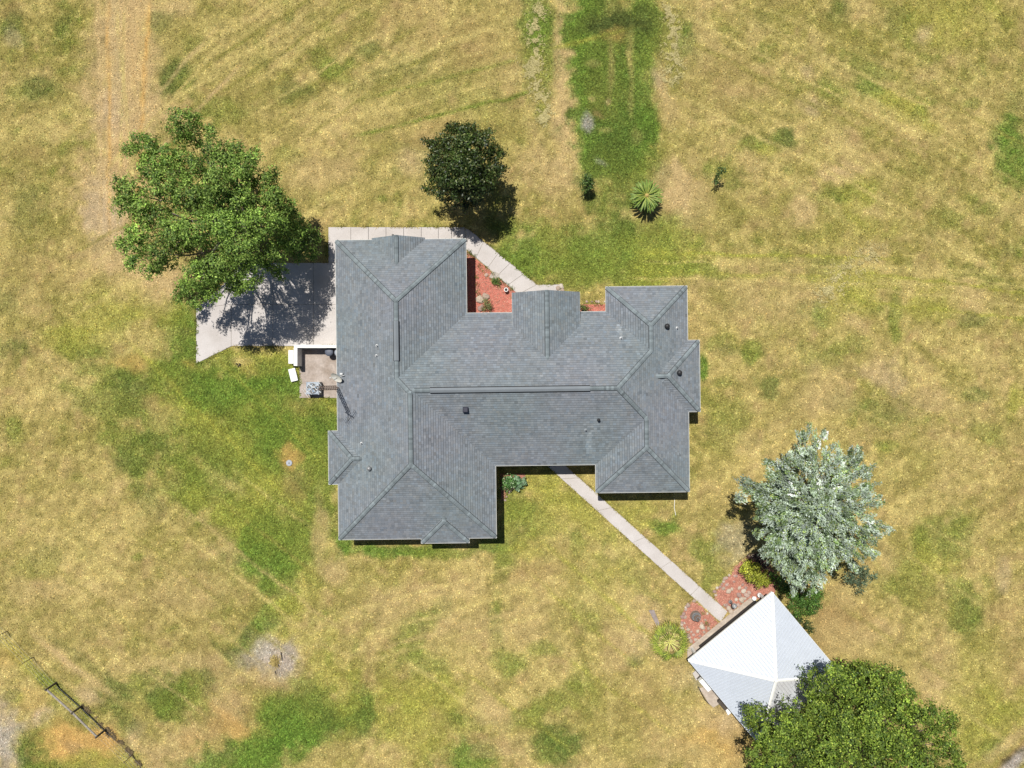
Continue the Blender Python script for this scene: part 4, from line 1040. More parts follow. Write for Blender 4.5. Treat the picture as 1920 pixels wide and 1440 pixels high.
# ------------------------------------------------------------ foliage makers
def rand_dirs(n, r):
    v = r.normal(size=(n, 3)); return v / np.linalg.norm(v, axis=1)[:, None]
def leaf_quads(c, nrm, ax, ln, wd):
    """rhombic leaves: centres, normals, axis hints, lengths, widths"""
    t = ax - nrm * np.sum(ax * nrm, 1)[:, None]; t /= np.linalg.norm(t, axis=1)[:, None] + 1e-9
    b = np.cross(nrm, t)
    L = ln[:, None]; W = wd[:, None]
    V = np.stack([c - t * L * .5, c + b * W * .5 - nrm * W * .12, c + t * L * .5, c - b * W * .5 - nrm * W * .12], 1)
    return V
def crown(name, clumps, parent, cols, mat='leaf', dens=95, leaf=(.17, .10), seed=1, squash=.75, tuft=.17, per=9, outward=None, upb=.35, floor=.25, spray=None, under=0):
    """clumps: (x,y,z,r) world. Twigs sit on each clump's shell, leaves round every twig"""
    r = np.random.default_rng(seed); VS = []; CS = []
    O = np.array(parent.location)
    todo = [(c, 1.0) for c in clumps]
    if under:
        mx_, my_ = np.mean([c[0] for c in clumps]), np.mean([c[1] for c in clumps]); far_ = max(math.hypot(c[0] - mx_, c[1] - my_) for c in clumps)
        todo += [((x, y, z - under, R * .95), .4) for (x, y, z, R) in clumps if math.hypot(x - mx_, y - my_) < .62 * far_]      # the inner, lower foliage
    for ci, ((x, y, z, R), dk) in enumerate(todo):
        nt = max(5, int(dens * dk * R * R))
        d = rand_dirs(nt, r); d[:, 2] = np.where(d[:, 2] < -.25, -d[:, 2] * .6, d[:, 2])
        rad = R * (.55 + .5 * r.random(nt) ** .7) * (1 if r.random() < .7 else .85)
        lump = 1 + .22 * np.sin(d[:, 0] * 5 + ci) * np.cos(d[:, 1] * 6 + ci * 1.7)
        tw = np.array([x, y, z]) + d * (rad * lump)[:, None] * np.array([1, 1, squash])
        tw[:, 2] = np.maximum(tw[:, 2], floor)
        tone = r.normal(0, .22 if spray is None else .32, nt)
        ctone = r.normal(0, .12)
        n = nt * per
        idx = np.repeat(np.arange(nt), per)
        if spray is None:
            c = tw[idx] + r.normal(0, tuft, (n, 3)) * np.array([1, 1, .6])
            ax = r.normal(size=(n, 3)); ax += d[idx] * .8
            nrm = r.normal(size=(n, 3)) * .5 + d[idx] * 1.0 + np.array([0, 0, upb])
        else:
            # feathery sprays: needles fanned along an outward, drooping axis
            oc = np.array(spray)
            a = np.array([x, y, z]) + d * R - oc; a[:, 2] = -.22 * np.linalg.norm(a[:, :2], axis=1) - .3
            a /= np.linalg.norm(a, axis=1)[:, None]; a += r.normal(0, .28, a.shape); a /= np.linalg.norm(a, axis=1)[:, None]
            s = r.uniform(-.5, .5, n)
            c = tw[idx] + a[idx] * (s * .62)[:, None] + r.normal(0, .045 + .05 * (1 - np.abs(s))[:, None], (n, 3)) * np.array([1, 1, .6])
            ax = a[idx] * 1.2 + r.normal(0, .55, (n, 3))
            nrm = r.normal(size=(n, 3)) * .5 + np.array([0, 0, 1.0])
        nrm /= np.linalg.norm(nrm, axis=1)[:, None]
        ln = r.uniform(.75, 1.3, n) * leaf[0]; wd = r.uniform(.75, 1.25, n) * leaf[1]
        VS.append(leaf_quads(c, nrm, ax, ln, wd))
        k = np.clip(r.random(nt) * .75 + r.normal(0, .12, nt) + .1, 0, 1)[idx]; k = np.clip(k + r.normal(0, .15, n), 0, 1)
        c0, c1 = np.array(cols[0]), np.array(cols[1])
        col = c0 * (1 - k[:, None]) + c1 * k[:, None]
        if len(cols) > 2:
            pk = r.random(n) < .12; col[pk] = cols[2]
        col = col * np.exp(tone[idx] + ctone + r.normal(0, .14, n))[:, None]
        CS.append(col)
    V = np.concatenate(VS) - O; C = np.clip(np.concatenate(CS), .003, .8)
    n = len(V)
    return npmesh(name, V.reshape(-1, 3), np.arange(4 * n).reshape(n, 4), M[mat], parent, col=C)
def limbs(parent, base, clumps, mat='bark', r0=.32, seed=3, trunk_h=2.2, n_limbs=9):
    """tapered trunk, main limbs and a branch to every clump"""
    R = random.Random(seed); O = Vector(parent.location)
    b = Vector(base) - O; top = b + Vector((R.uniform(-.2, .2), R.uniform(-.2, .2), trunk_h))
    mb = MB(); mb.tube(b - Vector((0, 0, .1)), b + Vector((0, 0, .35)), r0 * 1.5, r0 * 1.05, 12); mb.tube(b + Vector((0, 0, .35)), top, r0 * 1.05, r0 * .75, 12)
    tr = mb.build('trunk', M[mat], parent, True)
    cs = [Vector(c[:3]) - O for c in clumps]
    cs_sorted = sorted(cs, key=lambda c: math.atan2((c - top).y, (c - top).x))
    grp = [cs_sorted[i::1][0:0] for i in range(0)]
    k = max(1, len(cs) // n_limbs); groups = [cs_sorted[i:i + k] for i in range(0, len(cs), k)]
    for g in groups:
        mean = sum(g, Vector()) / len(g); j = top.lerp(mean, .5); j.z = max(j.z, top.z + .4) * .96
        mb = MB(); mb.tube(top - Vector((0, 0, .25)), j, r0 * .5, r0 * .3, 8)
        for c in g:
            m_ = j.lerp(c, .55) + Vector((R.uniform(-.3, .3), R.uniform(-.3, .3), -.1))
            mb.tube(j, m_, r0 * .22, r0 * .13, 6); mb.tube(m_, c, r0 * .13, r0 * .04, 5)
        mb.build('limb', M[mat], parent, True)
def px_clumps(lst, zf, rk=1.0):
    out = []
    for (x, y, r) in lst:
        z = zf(x, y); p = P(x, y, z)
        out.append((p.x, p.y, z, r * rk * (H - z) / H / K))
    return out

# ------------------------------------------------------------ big spreading tree over the driveway
OAK = [(344,235,30),(366,225,16),(392,248,15),(276,275,26),(243,279,15),(258,262,14),(311,293,26),(355,264,26),(400,282,24),(440,284,22),(478,298,20),(458,314,26),(417,310,30),(283,320,28),(355,312,30),(247,362,30),
 (226,346,15),(236,384,24),(264,392,26),(311,351,34),(355,368,34),(405,345,34),(444,345,30),(500,343,22),(514,327,12),(511,371,26),(545,390,18),(394,379,34),(450,385,34),(297,409,30),(264,434,26),(230,452,14),(252,466,26),(247,495,17),(274,507,14),
 (297,475,28),(325,440,34),(367,429,36),(417,424,34),(486,421,34),(519,410,28),(557,427,26),(576,452,22),(592,446,13),(538,452,28),(450,468,34),(508,482,30),(408,501,36),(462,518,32),(444,538,22),(372,518,30),(350,540,24),(366,566,16),(394,548,22),(333,558,12),(526,512,16),(296,500,16),(555,475,20),(585,475,14)]
def oakz(x, y):
    d = math.hypot(x - 400, y - 400) / 200
    z = 9.2 - 2.8 * d * d + 1.0 * math.sin(x * .11) * math.cos(y * .13)
    if x > 470: z -= (x - 470) * .036
    return max(2.2, z + random.uniform(-.7, .5))
oc = px_clumps(OAK, oakz)
ob = P(470, 430)
oak = empty('shade_tree', (ob.x, ob.y, 0), 'large mid green spreading tree overhanging the driveway', 'tree')
limbs(oak, ob, oc, 'bark_pale', .38, 5, 2.6, 10)
g = lambda *c: np.array(alb(*c, k=1.35)[:3])
crown('crown', oc, oak, [(.06, .115, .02), (.22, .34, .055), (.31, .42, .09)], dens=70, leaf=(.155, .09), seed=21, per=17, tuft=.13, under=1.6, squash=.9)

# ------------------------------------------------------------ tree at the lower right, running out of the frame
BIG = [(1417,1340,22),(1404,1330,12),(1412,1360,16),(1417,1415,24),(1438,1382,28),(1458,1400,26),(1490,1352,24),(1472,1375,26),(1512,1372,30),(1535,1335,28),(1540,1290,26),(1572,1262,24),(1560,1254,14),(1528,1302,18),
 (1622,1266,22),(1592,1290,30),(1647,1276,22),(1680,1276,22),(1697,1296,20),(1660,1304,30),(1630,1318,30),(1585,1350,32),(1685,1325,30),(1735,1334,22),(1758,1345,22),(1786,1348,13),(1770,1370,20),(1722,1360,30),(1790,1415,16),(1768,1400,26),(1800,1432,12),
 (1635,1355,32),(1647,1385,32),(1685,1395,34),(1597,1392,32),(1555,1398,32),(1530,1425,30),(1500,1410,28),(1460,1430,28),(1430,1445,22),(1735,1425,30),(1700,1440,34),(1650,1445,34),(1600,1450,34),(1560,1455,30),(1780,1450,24),
 (1440,1480,28),(1490,1480,34),(1550,1500,36),(1620,1500,38),(1690,1500,38),(1750,1490,32),(1600,1550,40),(1680,1550,40),(1530,1545,34),(1460,1525,28),(1760,1540,30)]
bc_ = px_clumps(BIG, lambda x, y: max(4.6, 8.8 - 3.2 * (math.hypot(x - 1610, y - 1410) / 200) ** 2 + random.uniform(-1.2, .9)))
bb = P(1510, 1300)
bb = P(1540, 1340)
bigt = empty('broadleaf_tree', (bb.x, bb.y, 0), 'dense bright green tree beside the pavilion in the bottom right', 'tree')
limbs(bigt, bb, bc_, 'bark', .36, 6, 2.8, 9)
crown('crown', bc_, bigt, [(.042, .082, .012), (.19, .27, .034), (.29, .36, .055)], dens=62, leaf=(.16, .095), seed=31, per=17, tuft=.13, under=1.6, squash=.9)

# ------------------------------------------------------------ magnolia
MAG = [(851,241,13),(867,246,12),(883,240,12),(867,258,24),(900,258,18),(831,256,12),(806,270,9),(799,266,6),(822,276,18),(848,279,24),(878,276,24),(909,271,22),(930,284,10),(942,288,7),(926,293,16),(808,297,10),(825,307,22),(857,307,26),(891,307,26),(926,318,18),
 (944,316,7),(813,328,16),(839,332,24),(874,335,26),(905,335,24),(938,322,8),(805,354,9),(797,352,5),(827,358,17),(857,359,22),(891,357,22),(917,352,12),(848,378,14),(874,380,16),(893,374,12),(840,238,8),(915,250,10)]
mc = px_clumps(MAG, lambda x, y: max(2.0, 6.2 - 2.6 * (math.hypot(x - 872, y - 305) / 75) ** 2 + random.uniform(-.3, .3)))
mbp = P(882, 348)
mag = empty('magnolia_tree', (mbp.x, mbp.y, 0), 'round dark tree with glossy leaves north of the garage roof', 'tree')
limbs(mag, mbp, mc, 'bark', .2, 7, 1.2, 7)
crown('crown', mc, mag, [(.014, .028, .007), (.060, .095, .018), (.12, .135, .045)], mat='leaf_gloss', dens=100, leaf=(.19, .10), seed=41, per=12, tuft=.13, upb=.1, under=1.2)

# ------------------------------------------------------------ silver tree
SIL = [(1520,810,11),(1497,820,13),(1545,815,7),(1515,835,20),(1437,866,9),(1452,885,20),(1482,872,22),(1515,867,26),(1560,855,22),(1600,853,20),(1624,880,14),(1590,880,26),(1552,892,28),(1625,905,18),(1396,902,12),(1415,918,22),(1388,932,11),(1445,930,28),
 (1485,920,30),(1527,938,32),(1572,930,32),(1613,935,26),(1638,940,13),(1443,968,22),(1480,965,30),(1515,980,32),(1560,975,32),(1602,975,28),(1638,975,16),(1660,994,9),(1627,1000,22),(1440,1000,16),(1465,1005,26),(1437,1030,14),(1455,1037,20),
 (1500,1020,28),(1540,1020,30),(1580,1020,28),(1613,1028,20),(1638,1038,10),(1480,1062,24),(1515,1062,26),(1550,1050,20),(1495,1085,20),(1530,1082,18),(1490,1102,10),(1525,1104,9),(1595,1060,12)]
sc_ = px_clumps(SIL, lambda x, y: max(3.6, 8.6 - 3.4 * (math.hypot(x - 1530, y - 945) / 150) ** 1.4 + random.uniform(-.5, .5)))
sb_ = P(1470, 912)
sil = empty('silver_tree', (sb_.x, sb_.y, 0), 'silver grey tree with feathery drooping sprays above the pavilion', 'tree')
limbs(sil, sb_, sc_, 'bark_pale', .28, 8, 2.0, 10)
ap = P(1530, 945, 8.5)
crown('crown', sc_, sil, [(.10, .16, .045), (.45, .52, .45), (.24, .31, .09)], mat='leaf_silver', dens=40, leaf=(.18, .066), seed=51, per=34, under=1.2, spray=(ap.x, ap.y, 9.5))

# ------------------------------------------------------------ shrubs and small plants
def shrub(name, label, lst, zf, cols, mat='leaf', dens=150, leaf=(.13, .08), seed=60, base=None, cat='shrub', group=None, per=8, tuft=.10, stem=True, squash=.75):
    cl = px_clumps(lst, zf); bx_ = sum(c[0] for c in cl) / len(cl); by_ = sum(c[1] for c in cl) / len(cl)
    e = empty(name, (bx_, by_, 0), label, cat, group)
    if stem:
        mb = MB()
        for c in cl[:12]: mb.tube((0, 0, 0), (c[0] - bx_, c[1] - by_, c[2]), .03, .012, 5)
        mb.build('stems', M['bark'], e)
    crown('foliage', cl, e, cols, mat=mat, dens=dens, leaf=leaf, seed=seed, per=per, tuft=tuft, squash=squash, floor=.06)
    return e
shrub('yellow_shrub', 'yellow green shrub in the mulch bed under the silver tree', [(1400,1068,12),(1416,1064,11),(1428,1080,13),(1412,1082,13),(1438,1092,9),(1424,1096,8),(1404,1056,7)], lambda x, y: .9 + random.uniform(-.2, .2),
      [(.10, .12, .012), (.34, .36, .035), (.45, .46, .07)], seed=61, dens=210)
shrub('bronze_shrub', 'dark bronze leaved shrub at the tip of the mulch bed', [(1408,1045,8),(1420,1042,8),(1430,1050,9),(1424,1058,7),(1440,1062,8)], lambda x, y: .6, [(.03, .022, .018), (.12, .07, .06), (.22, .20, .17)], seed=62, dens=200, leaf=(.16, .07))
shrub('groundcover_shrub', 'low bright green shrub between the silver tree and the pavilion', [(1470,1100,12),(1485,1112,14),(1500,1125,15),(1520,1115,16),(1530,1130,13),(1510,1140,14),(1536,1112,10),(1495,1150,9),(1525,1145,9),(1460,1090,9),(1450,1080,9),(1484,1135,8)],
      lambda x, y: .8 + random.uniform(-.15, .2), [(.03, .075, .012), (.10, .20, .03), (.15, .27, .05)], seed=63, dens=190, leaf=(.12, .07))
shrub('juniper_shrub', 'dull blue green straggly shrub below the silver tree', [(1598,1072,13),(1618,1068,13),(1628,1082,11),(1605,1090,13),(1590,1085,8),(1620,1098,9),(1642,1080,6),(1610,1106,7),(1600,1060,9)],
      lambda x, y: 1.1 + random.uniform(-.3, .3), [(.05, .085, .05), (.13, .18, .10), (.20, .24, .14)], seed=64, dens=95, leaf=(.16, .07))
shrub('eave_shrub', 'small dark weedy shrub beside the pavilion east edge', [(1500,1165,7),(1512,1172,8),(1522,1182,6),(1490,1155,6)], lambda x, y: .4, [(.03, .05, .015), (.12, .15, .04)], seed=65, dens=150)
shrub('citrus_bush', 'small upright green bush on the lawn near the sago palm', [(1101,338,9),(1097,345,9),(1106,348,9),(1101,354,8),(1100,330,6),(1108,340,6)], lambda x, y: 1.2 + (348 - y) * .03, [(.025, .055, .012), (.09, .16, .03), (.2, .26, .1)], seed=66, dens=200, leaf=(.14, .08))
shrub('sapling', 'thin sapling alone on the dry lawn right of the sago palm', [(1351,319,6),(1347,326,5),(1345,333,5),(1356,318,5),(1343,340,4)], lambda x, y: 1.6 - (y - 318) * .03, [(.04, .08, .02), (.13, .20, .06)], seed=67, dens=170, leaf=(.14, .07))
shrub('hosta_clump', 'dark leafy plant in the south notch by the house wall', [(948,902,9),(956,898,9),(960,908,9),(950,912,7)], lambda x, y: .6, [(.03, .075, .02), (.10, .22, .05), (.3, .4, .22)], seed=68, dens=220, leaf=(.14, .09))
shrub('agave_plant', 'broad leaved grey green plant right of the dark leafy plant', [(970,902,8),(977,906,8),(972,912,6),(984,900,5)], lambda x, y: .4, [(.10, .20, .09), (.30, .42, .26)], seed=69, dens=90, leaf=(.36, .12), per=5)
shrub('boulder_fern', 'pale green plant beside the boulders under the house eave', [(912,568,8),(916,577,7),(908,579,6)], lambda x, y: .4, [(.06, .07, .02), (.22, .23, .09)], seed=70, dens=190, leaf=(.14, .05))
shrub('bed_corner_bush', 'green bush at the left end of the small north bed', [(1093,577,6),(1100,579,6),(1092,584,5)], lambda x, y: .3, [(.04, .06, .015), (.18, .22, .05)], seed=71, dens=170)
shrub('spider_plant', 'green grassy plant in the middle of the red mulch bed', [(930,528,6),(926,526,4),(934,531,4)], lambda x, y: .22, [(.05, .11, .02), (.22, .32, .08)], seed=72, dens=260, leaf=(.26, .035), per=8, stem=False)
wk = 0
TL = ['first small weed tuft along the diagonal walkway, nearest the garage roof corner', 'second small weed tuft along the diagonal walkway', 'third small weed tuft along the diagonal walkway, beside the garage shade', 'fourth weed tuft along the walkway, above the pink stone',
      'fifth weed tuft along the walkway, above the grassy plant', 'weed tuft between the pink stone and the grassy plant', 'weed tuft between the grassy plant and the white pot', 'weed tuft along the walkway just above the white pot', 'last weed tuft along the walkway before the entry roof',
      'upper weed tuft at the edge of the dark wall shade', 'middle weed tuft at the edge of the dark wall shade', 'lower weed tuft at the edge of the dark wall shade, above the boulders', 'lowest weed tuft touching the big boulder', 'dark green tuft under the garage roof corner at the bed tip']
for (x, y, r) in [(882,476,4),(888,481,3),(899,497,2.6),(911,500,3),(925,513,3),(933,522,3),(944,528,3),(951,535,3.4),(960,541,3.6),(893,520,2.6),(894,534,3),(896,548,3.2),(899,553,3),(879,474,4)]:
    shrub('weed_tuft', TL[wk], [(x, y, r)], lambda a, b: .10, [(.05, .08, .015), (.22, .25, .06)], seed=80 + wk, dens=330, leaf=(.10, .035), group='weed tufts round the red mulch bed', cat='weed', stem=False); wk += 1
for (x, y, r) in [(1112,568,3),(1120,570,3),(1128,571,3),(1317,1150,3.2)]:
    shrub('weed_tuft', ('left', 'middle', 'right')[min(wk - 14, 2)] + ' yellowish tuft on the stone edging of the narrow north bed' if y < 800 else 'small yellow green tuft in the bed left of the path end', [(x, y, r)], lambda a, b: .10, [(.12, .13, .03), (.34, .33, .10)], seed=100 + wk, dens=330, leaf=(.10, .035),
          group='tufts along the narrow north bed' if y < 800 else None, cat='weed', stem=False); wk += 1
for (x, y) in [(1326,1170)]:
    shrub('weed_tuft', 'lower green tuft in the bed left of the path end', [(x, y, 4)], lambda a, b: .12, [(.06, .09, .02), (.22, .26, .06)], seed=120, dens=300, leaf=(.12, .04), cat='weed', stem=False)

# ------------------------------------------------------------ palms (each frond a part of its own)
def frond_mesh(L, n, lw, droop, cols, seed, curl=.0):
    r = random.Random(seed); mb = MB()
    pts = []
    for i in range(9):
        t = i / 8; pts.append(Vector((L * t * (1 - .12 * t), 0, L * (.42 * t - droop * t * t))))
    for i in range(8):
        mb.tube(pts[i], pts[i + 1], .030 * (1 - i / 9), .030 * (1 - (i + 1) / 9), 4, 0, cols[2], caps=False)
    for i in range(n):
        t = .12 + .88 * i / (n - 1); k = min(int(t * 8), 7); f = t * 8 - k
        p = pts[k].lerp(pts[k + 1], f); ll = lw * (math.sin(math.pi * min(1, t * .92 + .06)) ** .5) * r.uniform(.85, 1.1)
        for s in (-1, 1):
            tip = p + Vector((ll * .75, s * ll * .62, -ll * .22 + ll * .3 * curl)); w = Vector((.016, -s * .012, 0)) * 1.4
            k_ = r.random(); c = tuple(cols[0][j] * (1 - k_) + cols[1][j] * k_ for j in range(3))
            mb.add([p - w, p + w, tip], [(0, 1, 2)], 0, c)
    me_o = mb.build('frond', M['frond'])
    return me_o
def place_fronds(root, protos, rings, z0, seed):
    r = random.Random(seed)
    for (n, tilt, sc, dz_) in rings:
        for i in range(n):
            o = protos[r.randrange(len(protos))].copy(); SC.collection.objects.link(o); o.parent = root
            o.location = (0, 0, z0 + dz_)
            o.rotation_euler = (r.uniform(-.15, .15), tilt + r.uniform(-.12, .12), 2 * math.pi * (i + r.uniform(-.2, .2)) / n + dz_ * 7)
            s = sc * r.uniform(.9, 1.08); o.scale = (s, s, s)
    for p in protos: bpy.data.objects.remove(p)
c = P(1214, 365, 1.7); sago = empty('sago_palm', (c.x, c.y, 0), 'round sago palm with yellow heart on the lawn north of the east wing', 'palm')
MB().lathe([(.20, 0), (.24, .3), (.22, 1.3), (.10, 1.42)], 0, 0, 12).build('trunk', M['bark'], sago)
pr = [frond_mesh(1.36, 34, .125, .42, [(.07, .13, .015), (.20, .31, .045), (.48, .46, .10)], 200 + i, .3) for i in range(4)]
place_fronds(sago, pr, [(34, .14, 1.02, .0), (26, -.10, 1.0, .03), (16, -.40, .85, .06)], 1.3, 9)
MB().lathe([(.16, 1.32), (.19, 1.44), (.12, 1.58), (.02, 1.64)], 0, 0, 12).build('heart', mat_noise('palm_heart', (.48, .36, .12, 1), (.36, .26, .09, 1), 20, .9, bump=.6), sago, True)
def fan_mesh(L, R_, n, cols, seed):
    r = random.Random(seed); mb = MB()
    h = Vector((L, 0, .25 * L)); mb.tube((0, 0, 0), h * .5 + Vector((0, 0, .05)), .034, .028, 5, 0, cols[2]); mb.tube(h * .5 + Vector((0, 0, .05)), h, .028, .02, 5, 0, cols[2])
    for i in range(n):
        t = math.radians(-80 + 160 * i / (n - 1)); ll = R_ * (1 - .25 * abs(t) / 2) * r.uniform(.88, 1.08)
        d = Vector((math.cos(t), math.sin(t), 0)); s = Vector((-d.y, d.x, 0)) * .028
        m_ = h + d * ll * .5 + Vector((0, 0, .02)); tip = h + d * ll + Vector((0, 0, -ll * .42 + r.uniform(-.05, .05)))
        k_ = r.random(); c = tuple(cols[0][j] * (1 - k_) + cols[1][j] * k_ for j in range(3))
        mb.add([h, m_ - s, tip, m_ + s], [(0, 1, 2, 3)], 0, c)
        if r.random() < .35: mb.add([m_ + (tip - m_) * .5 - s * .5, tip, m_ + (tip - m_) * .5 + s * .5], [(0, 1, 2)], 0, (.40, .33, .10))
    return mb.build('frond', M['frond'])
c = P(1258, 1207, 2.6); fp = empty('fan_palm', (c.x, c.y, 0), 'yellow green fan palm at the west corner of the pavilion', 'palm')
mb = MB(); z = 0
for k in range(9): mb.tube((0, 0, z), (0, 0, z + .26), .17, .14, 10); z += .245
mb.build('trunk', M['bark'], fp)
pr = [fan_mesh(.92, .86, 10, [(.08, .13, .02), (.40, .48, .06), (.66, .64, .20)], 300 + i) for i in range(4)]
place_fronds(fp, pr, [(11, .25, .98, 0), (8, -.05, .95, .08), (6, -.5, .8, .16)], 2.2, 10)
pr = [fan_mesh(.95, .80, 10, [(.30, .20, .05), (.50, .38, .12), (.42, .34, .14)], 320 + i) for i in range(2)]
place_fronds(fp, pr, [(8, .62, 1.05, 0)], 2.0, 12)

# ------------------------------------------------------------ mulch beds with chips, stones, ornaments
def bed(name, poly, mat, label, chips, ccols, seed):
    b = MB().prism(poly_px(poly), -.05, .035).build(name, M[mat]); tag(b, label, kind='structure')
    q = poly_px(poly); xs_ = [p[0] for p in q]; ys_ = [p[1] for p in q]; r = np.random.default_rng(seed)
    x = r.uniform(min(xs_), max(xs_), chips * 3); y = r.uniform(min(ys_), max(ys_), chips * 3)
    k = inpoly(x, y, q); x, y = x[k][:chips], y[k][:chips]; n = len(x)
    c = np.stack([x, y, np.full(n, .05) + r.random(n) * .03], 1)
    nrm = np.stack([r.normal(0, .45, n), r.normal(0, .45, n), np.ones(n)], 1); nrm /= np.linalg.norm(nrm, axis=1)[:, None]
    Vq = leaf_quads(c, nrm, r.normal(size=(n, 3)), r.uniform(.07, .18, n), r.uniform(.03, .06, n))
    kk = r.random(n)[:, None]; col = (np.array(ccols[0]) * (1 - kk) + np.array(ccols[1]) * kk) * np.exp(r.normal(0, .22, n))[:, None]
    o = npmesh('mulch_chips', Vq.reshape(-1, 3), np.arange(4 * n).reshape(n, 4), M['chip'], b, col=np.clip(col, .01, .8)); o['kind'] = 'stuff'
    return b
red = [alb(238, 140, 122)[:3], alb(222, 178, 156)[:3]]
bed('entry_bed', BED_N, 'mulch', 'red mulch bed between garage and entry', 2600, red, 1)
bed('narrow_bed', BED_M, 'mulch', 'narrow red mulch bed between the entry and the east wing', 600, red, 2)
red2 = [alb(218, 140, 120)[:3], alb(228, 180, 156)[:3]]
west_bed = bed('west_pavilion_bed', BED_W, 'mulch_pale', 'rounded mulch bed left of the path end', 1300, red2, 3)
east_bed = bed('east_pavilion_bed', BED_E, 'mulch_pale', 'scalloped mulch bed right of the path end', 2600, red2, 4)
south_bed = bed('south_bed', BED_S, 'mulch_pale', 'small mulch bed in the south notch of the house', 500, [alb(170, 130, 105)[:3], alb(190, 150, 120)[:3]], 5)
def stone_mesh(seed):
    r = random.Random(seed); mb = MB(); n = 8
    prof = [(1.0, 0), (1.05, .35), (.8, .75), (.35, .95)]
    vs = []; ph = [r.uniform(.8, 1.15) for _ in range(n)]
    for (rr, z) in prof:
        for i in range(n):
            t = 2 * math.pi * i / n; k = rr * ph[i] * r.uniform(.93, 1.07)
            vs.append((k * math.cos(t), k * math.sin(t) * .8, z * .7 * r.uniform(.9, 1.1)))
    fs = []
    for k in range(3):
        for i in range(n):
            j = (i + 1) % n; fs.append((k * n + i, k * n + j, (k + 1) * n + j, (k + 1) * n + i))
    fs.append(tuple(range(3 * n, 4 * n)))
    return vs, fs
STC = [alb(222, 204, 184)[:3], alb(200, 178, 160)[:3], alb(232, 218, 200)[:3], alb(190, 160, 150)[:3], alb(214, 186, 172)[:3]]
stone_me = []
for i in range(10):
    vs, fs = stone_mesh(500 + i); o = MB().add(vs, fs, 0, STC[i % 5]).build('stone', M['stone']); stone_me.append(o.data); bpy.data.objects.remove(o)
def put_stone(px, py, r, parent=None, z=.02, flat=1.0, name='stone'):
    o = bpy.data.objects.new(name, stone_me[random.randrange(10)]); SC.collection.objects.link(o)
    p = P(px, py); o.location = (p.x, p.y, z); o.scale = (r, r, r * flat); o.rotation_euler = (0, 0, random.uniform(0, 6.28))
    if parent is not None: o.parent = parent
    return o
def edge_stones(path, step, parent, r=(.12, .2), jit=1.0):
    for i in range(len(path) - 1):
        (x0, y0), (x1, y1) = path[i], path[i + 1]; L = math.hypot(x1 - x0, y1 - y0); n = max(1, int(L / step))
        for k in range(n):
            t = (k + random.uniform(.2, .8)) / n
            put_stone(x0 + (x1 - x0) * t + random.uniform(-jit, jit), y0 + (y1 - y0) * t + random.uniform(-jit, jit), random.uniform(*r), parent)
edge_stones([(1303,1126),(1292,1131),(1283,1145),(1277,1162),(1280,1182),(1291,1192),(1298,1206)], 6.5, west_bed, (.12, .21))
edge_stones([(1290,1132),(1284,1150),(1283,1170)], 9, west_bed, (.10, .16))
for (x, y, r) in [(1316,1175,.24),(1328,1178,.15),(1308,1183,.16),(1300,1190,.15),(1312,1192,.14),(1320,1185,.14),(1304,1199,.16),(1322,1162,.13),(1315,1168,.12),(1290,1180,.15),(1330,1170,.1),(1326,1150,.12),(1310,1200,.12),(1296,1184,.12),(1288,1175,.1)]:
    put_stone(x, y, r, west_bed)
edge_stones([(1343,1120),(1340,1110),(1346,1100),(1354,1094),(1360,1083),(1370,1078),(1378,1080),(1388,1082)], 5.5, east_bed, (.10, .17))
for (x, y, r) in [(1366,1108,.22),(1356,1103,.17),(1362,1096,.16),(1372,1104,.14),(1350,1100,.14),(1385,1115,.24),(1394,1108,.22),(1400,1116,.24),(1390,1124,.26),(1380,1124,.16),(1376,1136,.28),(1366,1140,.22),(1362,1134,.16),(1392,1096,.14),(1398,1102,.16),(1404,1110,.18),(1370,1146,.22),(1384,1134,.18),(1376,1090,.12),(1386,1102,.16),(1396,1122,.15),(1358,1134,.13)]:
    put_stone(x, y, r, east_bed)
edge_stones([(983,902),(966,914),(956,922),(948,934),(946,944)], 6, south_bed, (.08, .14), .5)
edge_stones([(1096,566),(1136,566)], 7, bpy.data.objects['narrow_bed'], (.09, .13), .4)
for (x, y, r) in [(1046,541,.20),(1052,537,.22),(1055,545,.18),(1049,547,.16)]:
    o = put_stone(x, y, r, name='rock'); tag(o, {1046: 'leftmost', 1052: 'topmost', 1055: 'rightmost', 1049: 'lowest'}[x] + ' pinkish rock of the pile ending the entry walk', 'rock', 'rocks piled at the end of the entry walk')
for (x, y, r, lb) in [(900,562,.36,'large grey boulder nearest the dark wall shade in the red bed'), (911,556,.32,'rounded pale boulder at the top of the boulder group in the red bed'), (902,578,.30,'flat pale boulder touching the house eave in the red bed'), (912,516,.17,'small pinkish stone alone in the upper red mulch bed')]:
    o = put_stone(x, y, r, name='boulder' if r > .2 else 'rock'); tag(o, lb, 'rock')
# white lantern-like pot in the red bed
c = P(949, 543, .5); o = empty('garden_pot', (c.x, c.y, .03), 'white round pot with dark centre in the red mulch bed', 'pot')
MB().lathe([(.10, 0), (.15, .25), (.17, .42), (.13, .45), (.12, .38)], 0, 0, 18).build('pot', M['white'], o, True)
MB().lathe([(.11, .38), (.05, .43), (.01, .44)], 0, 0, 14).build('soil', M['dark'], o)
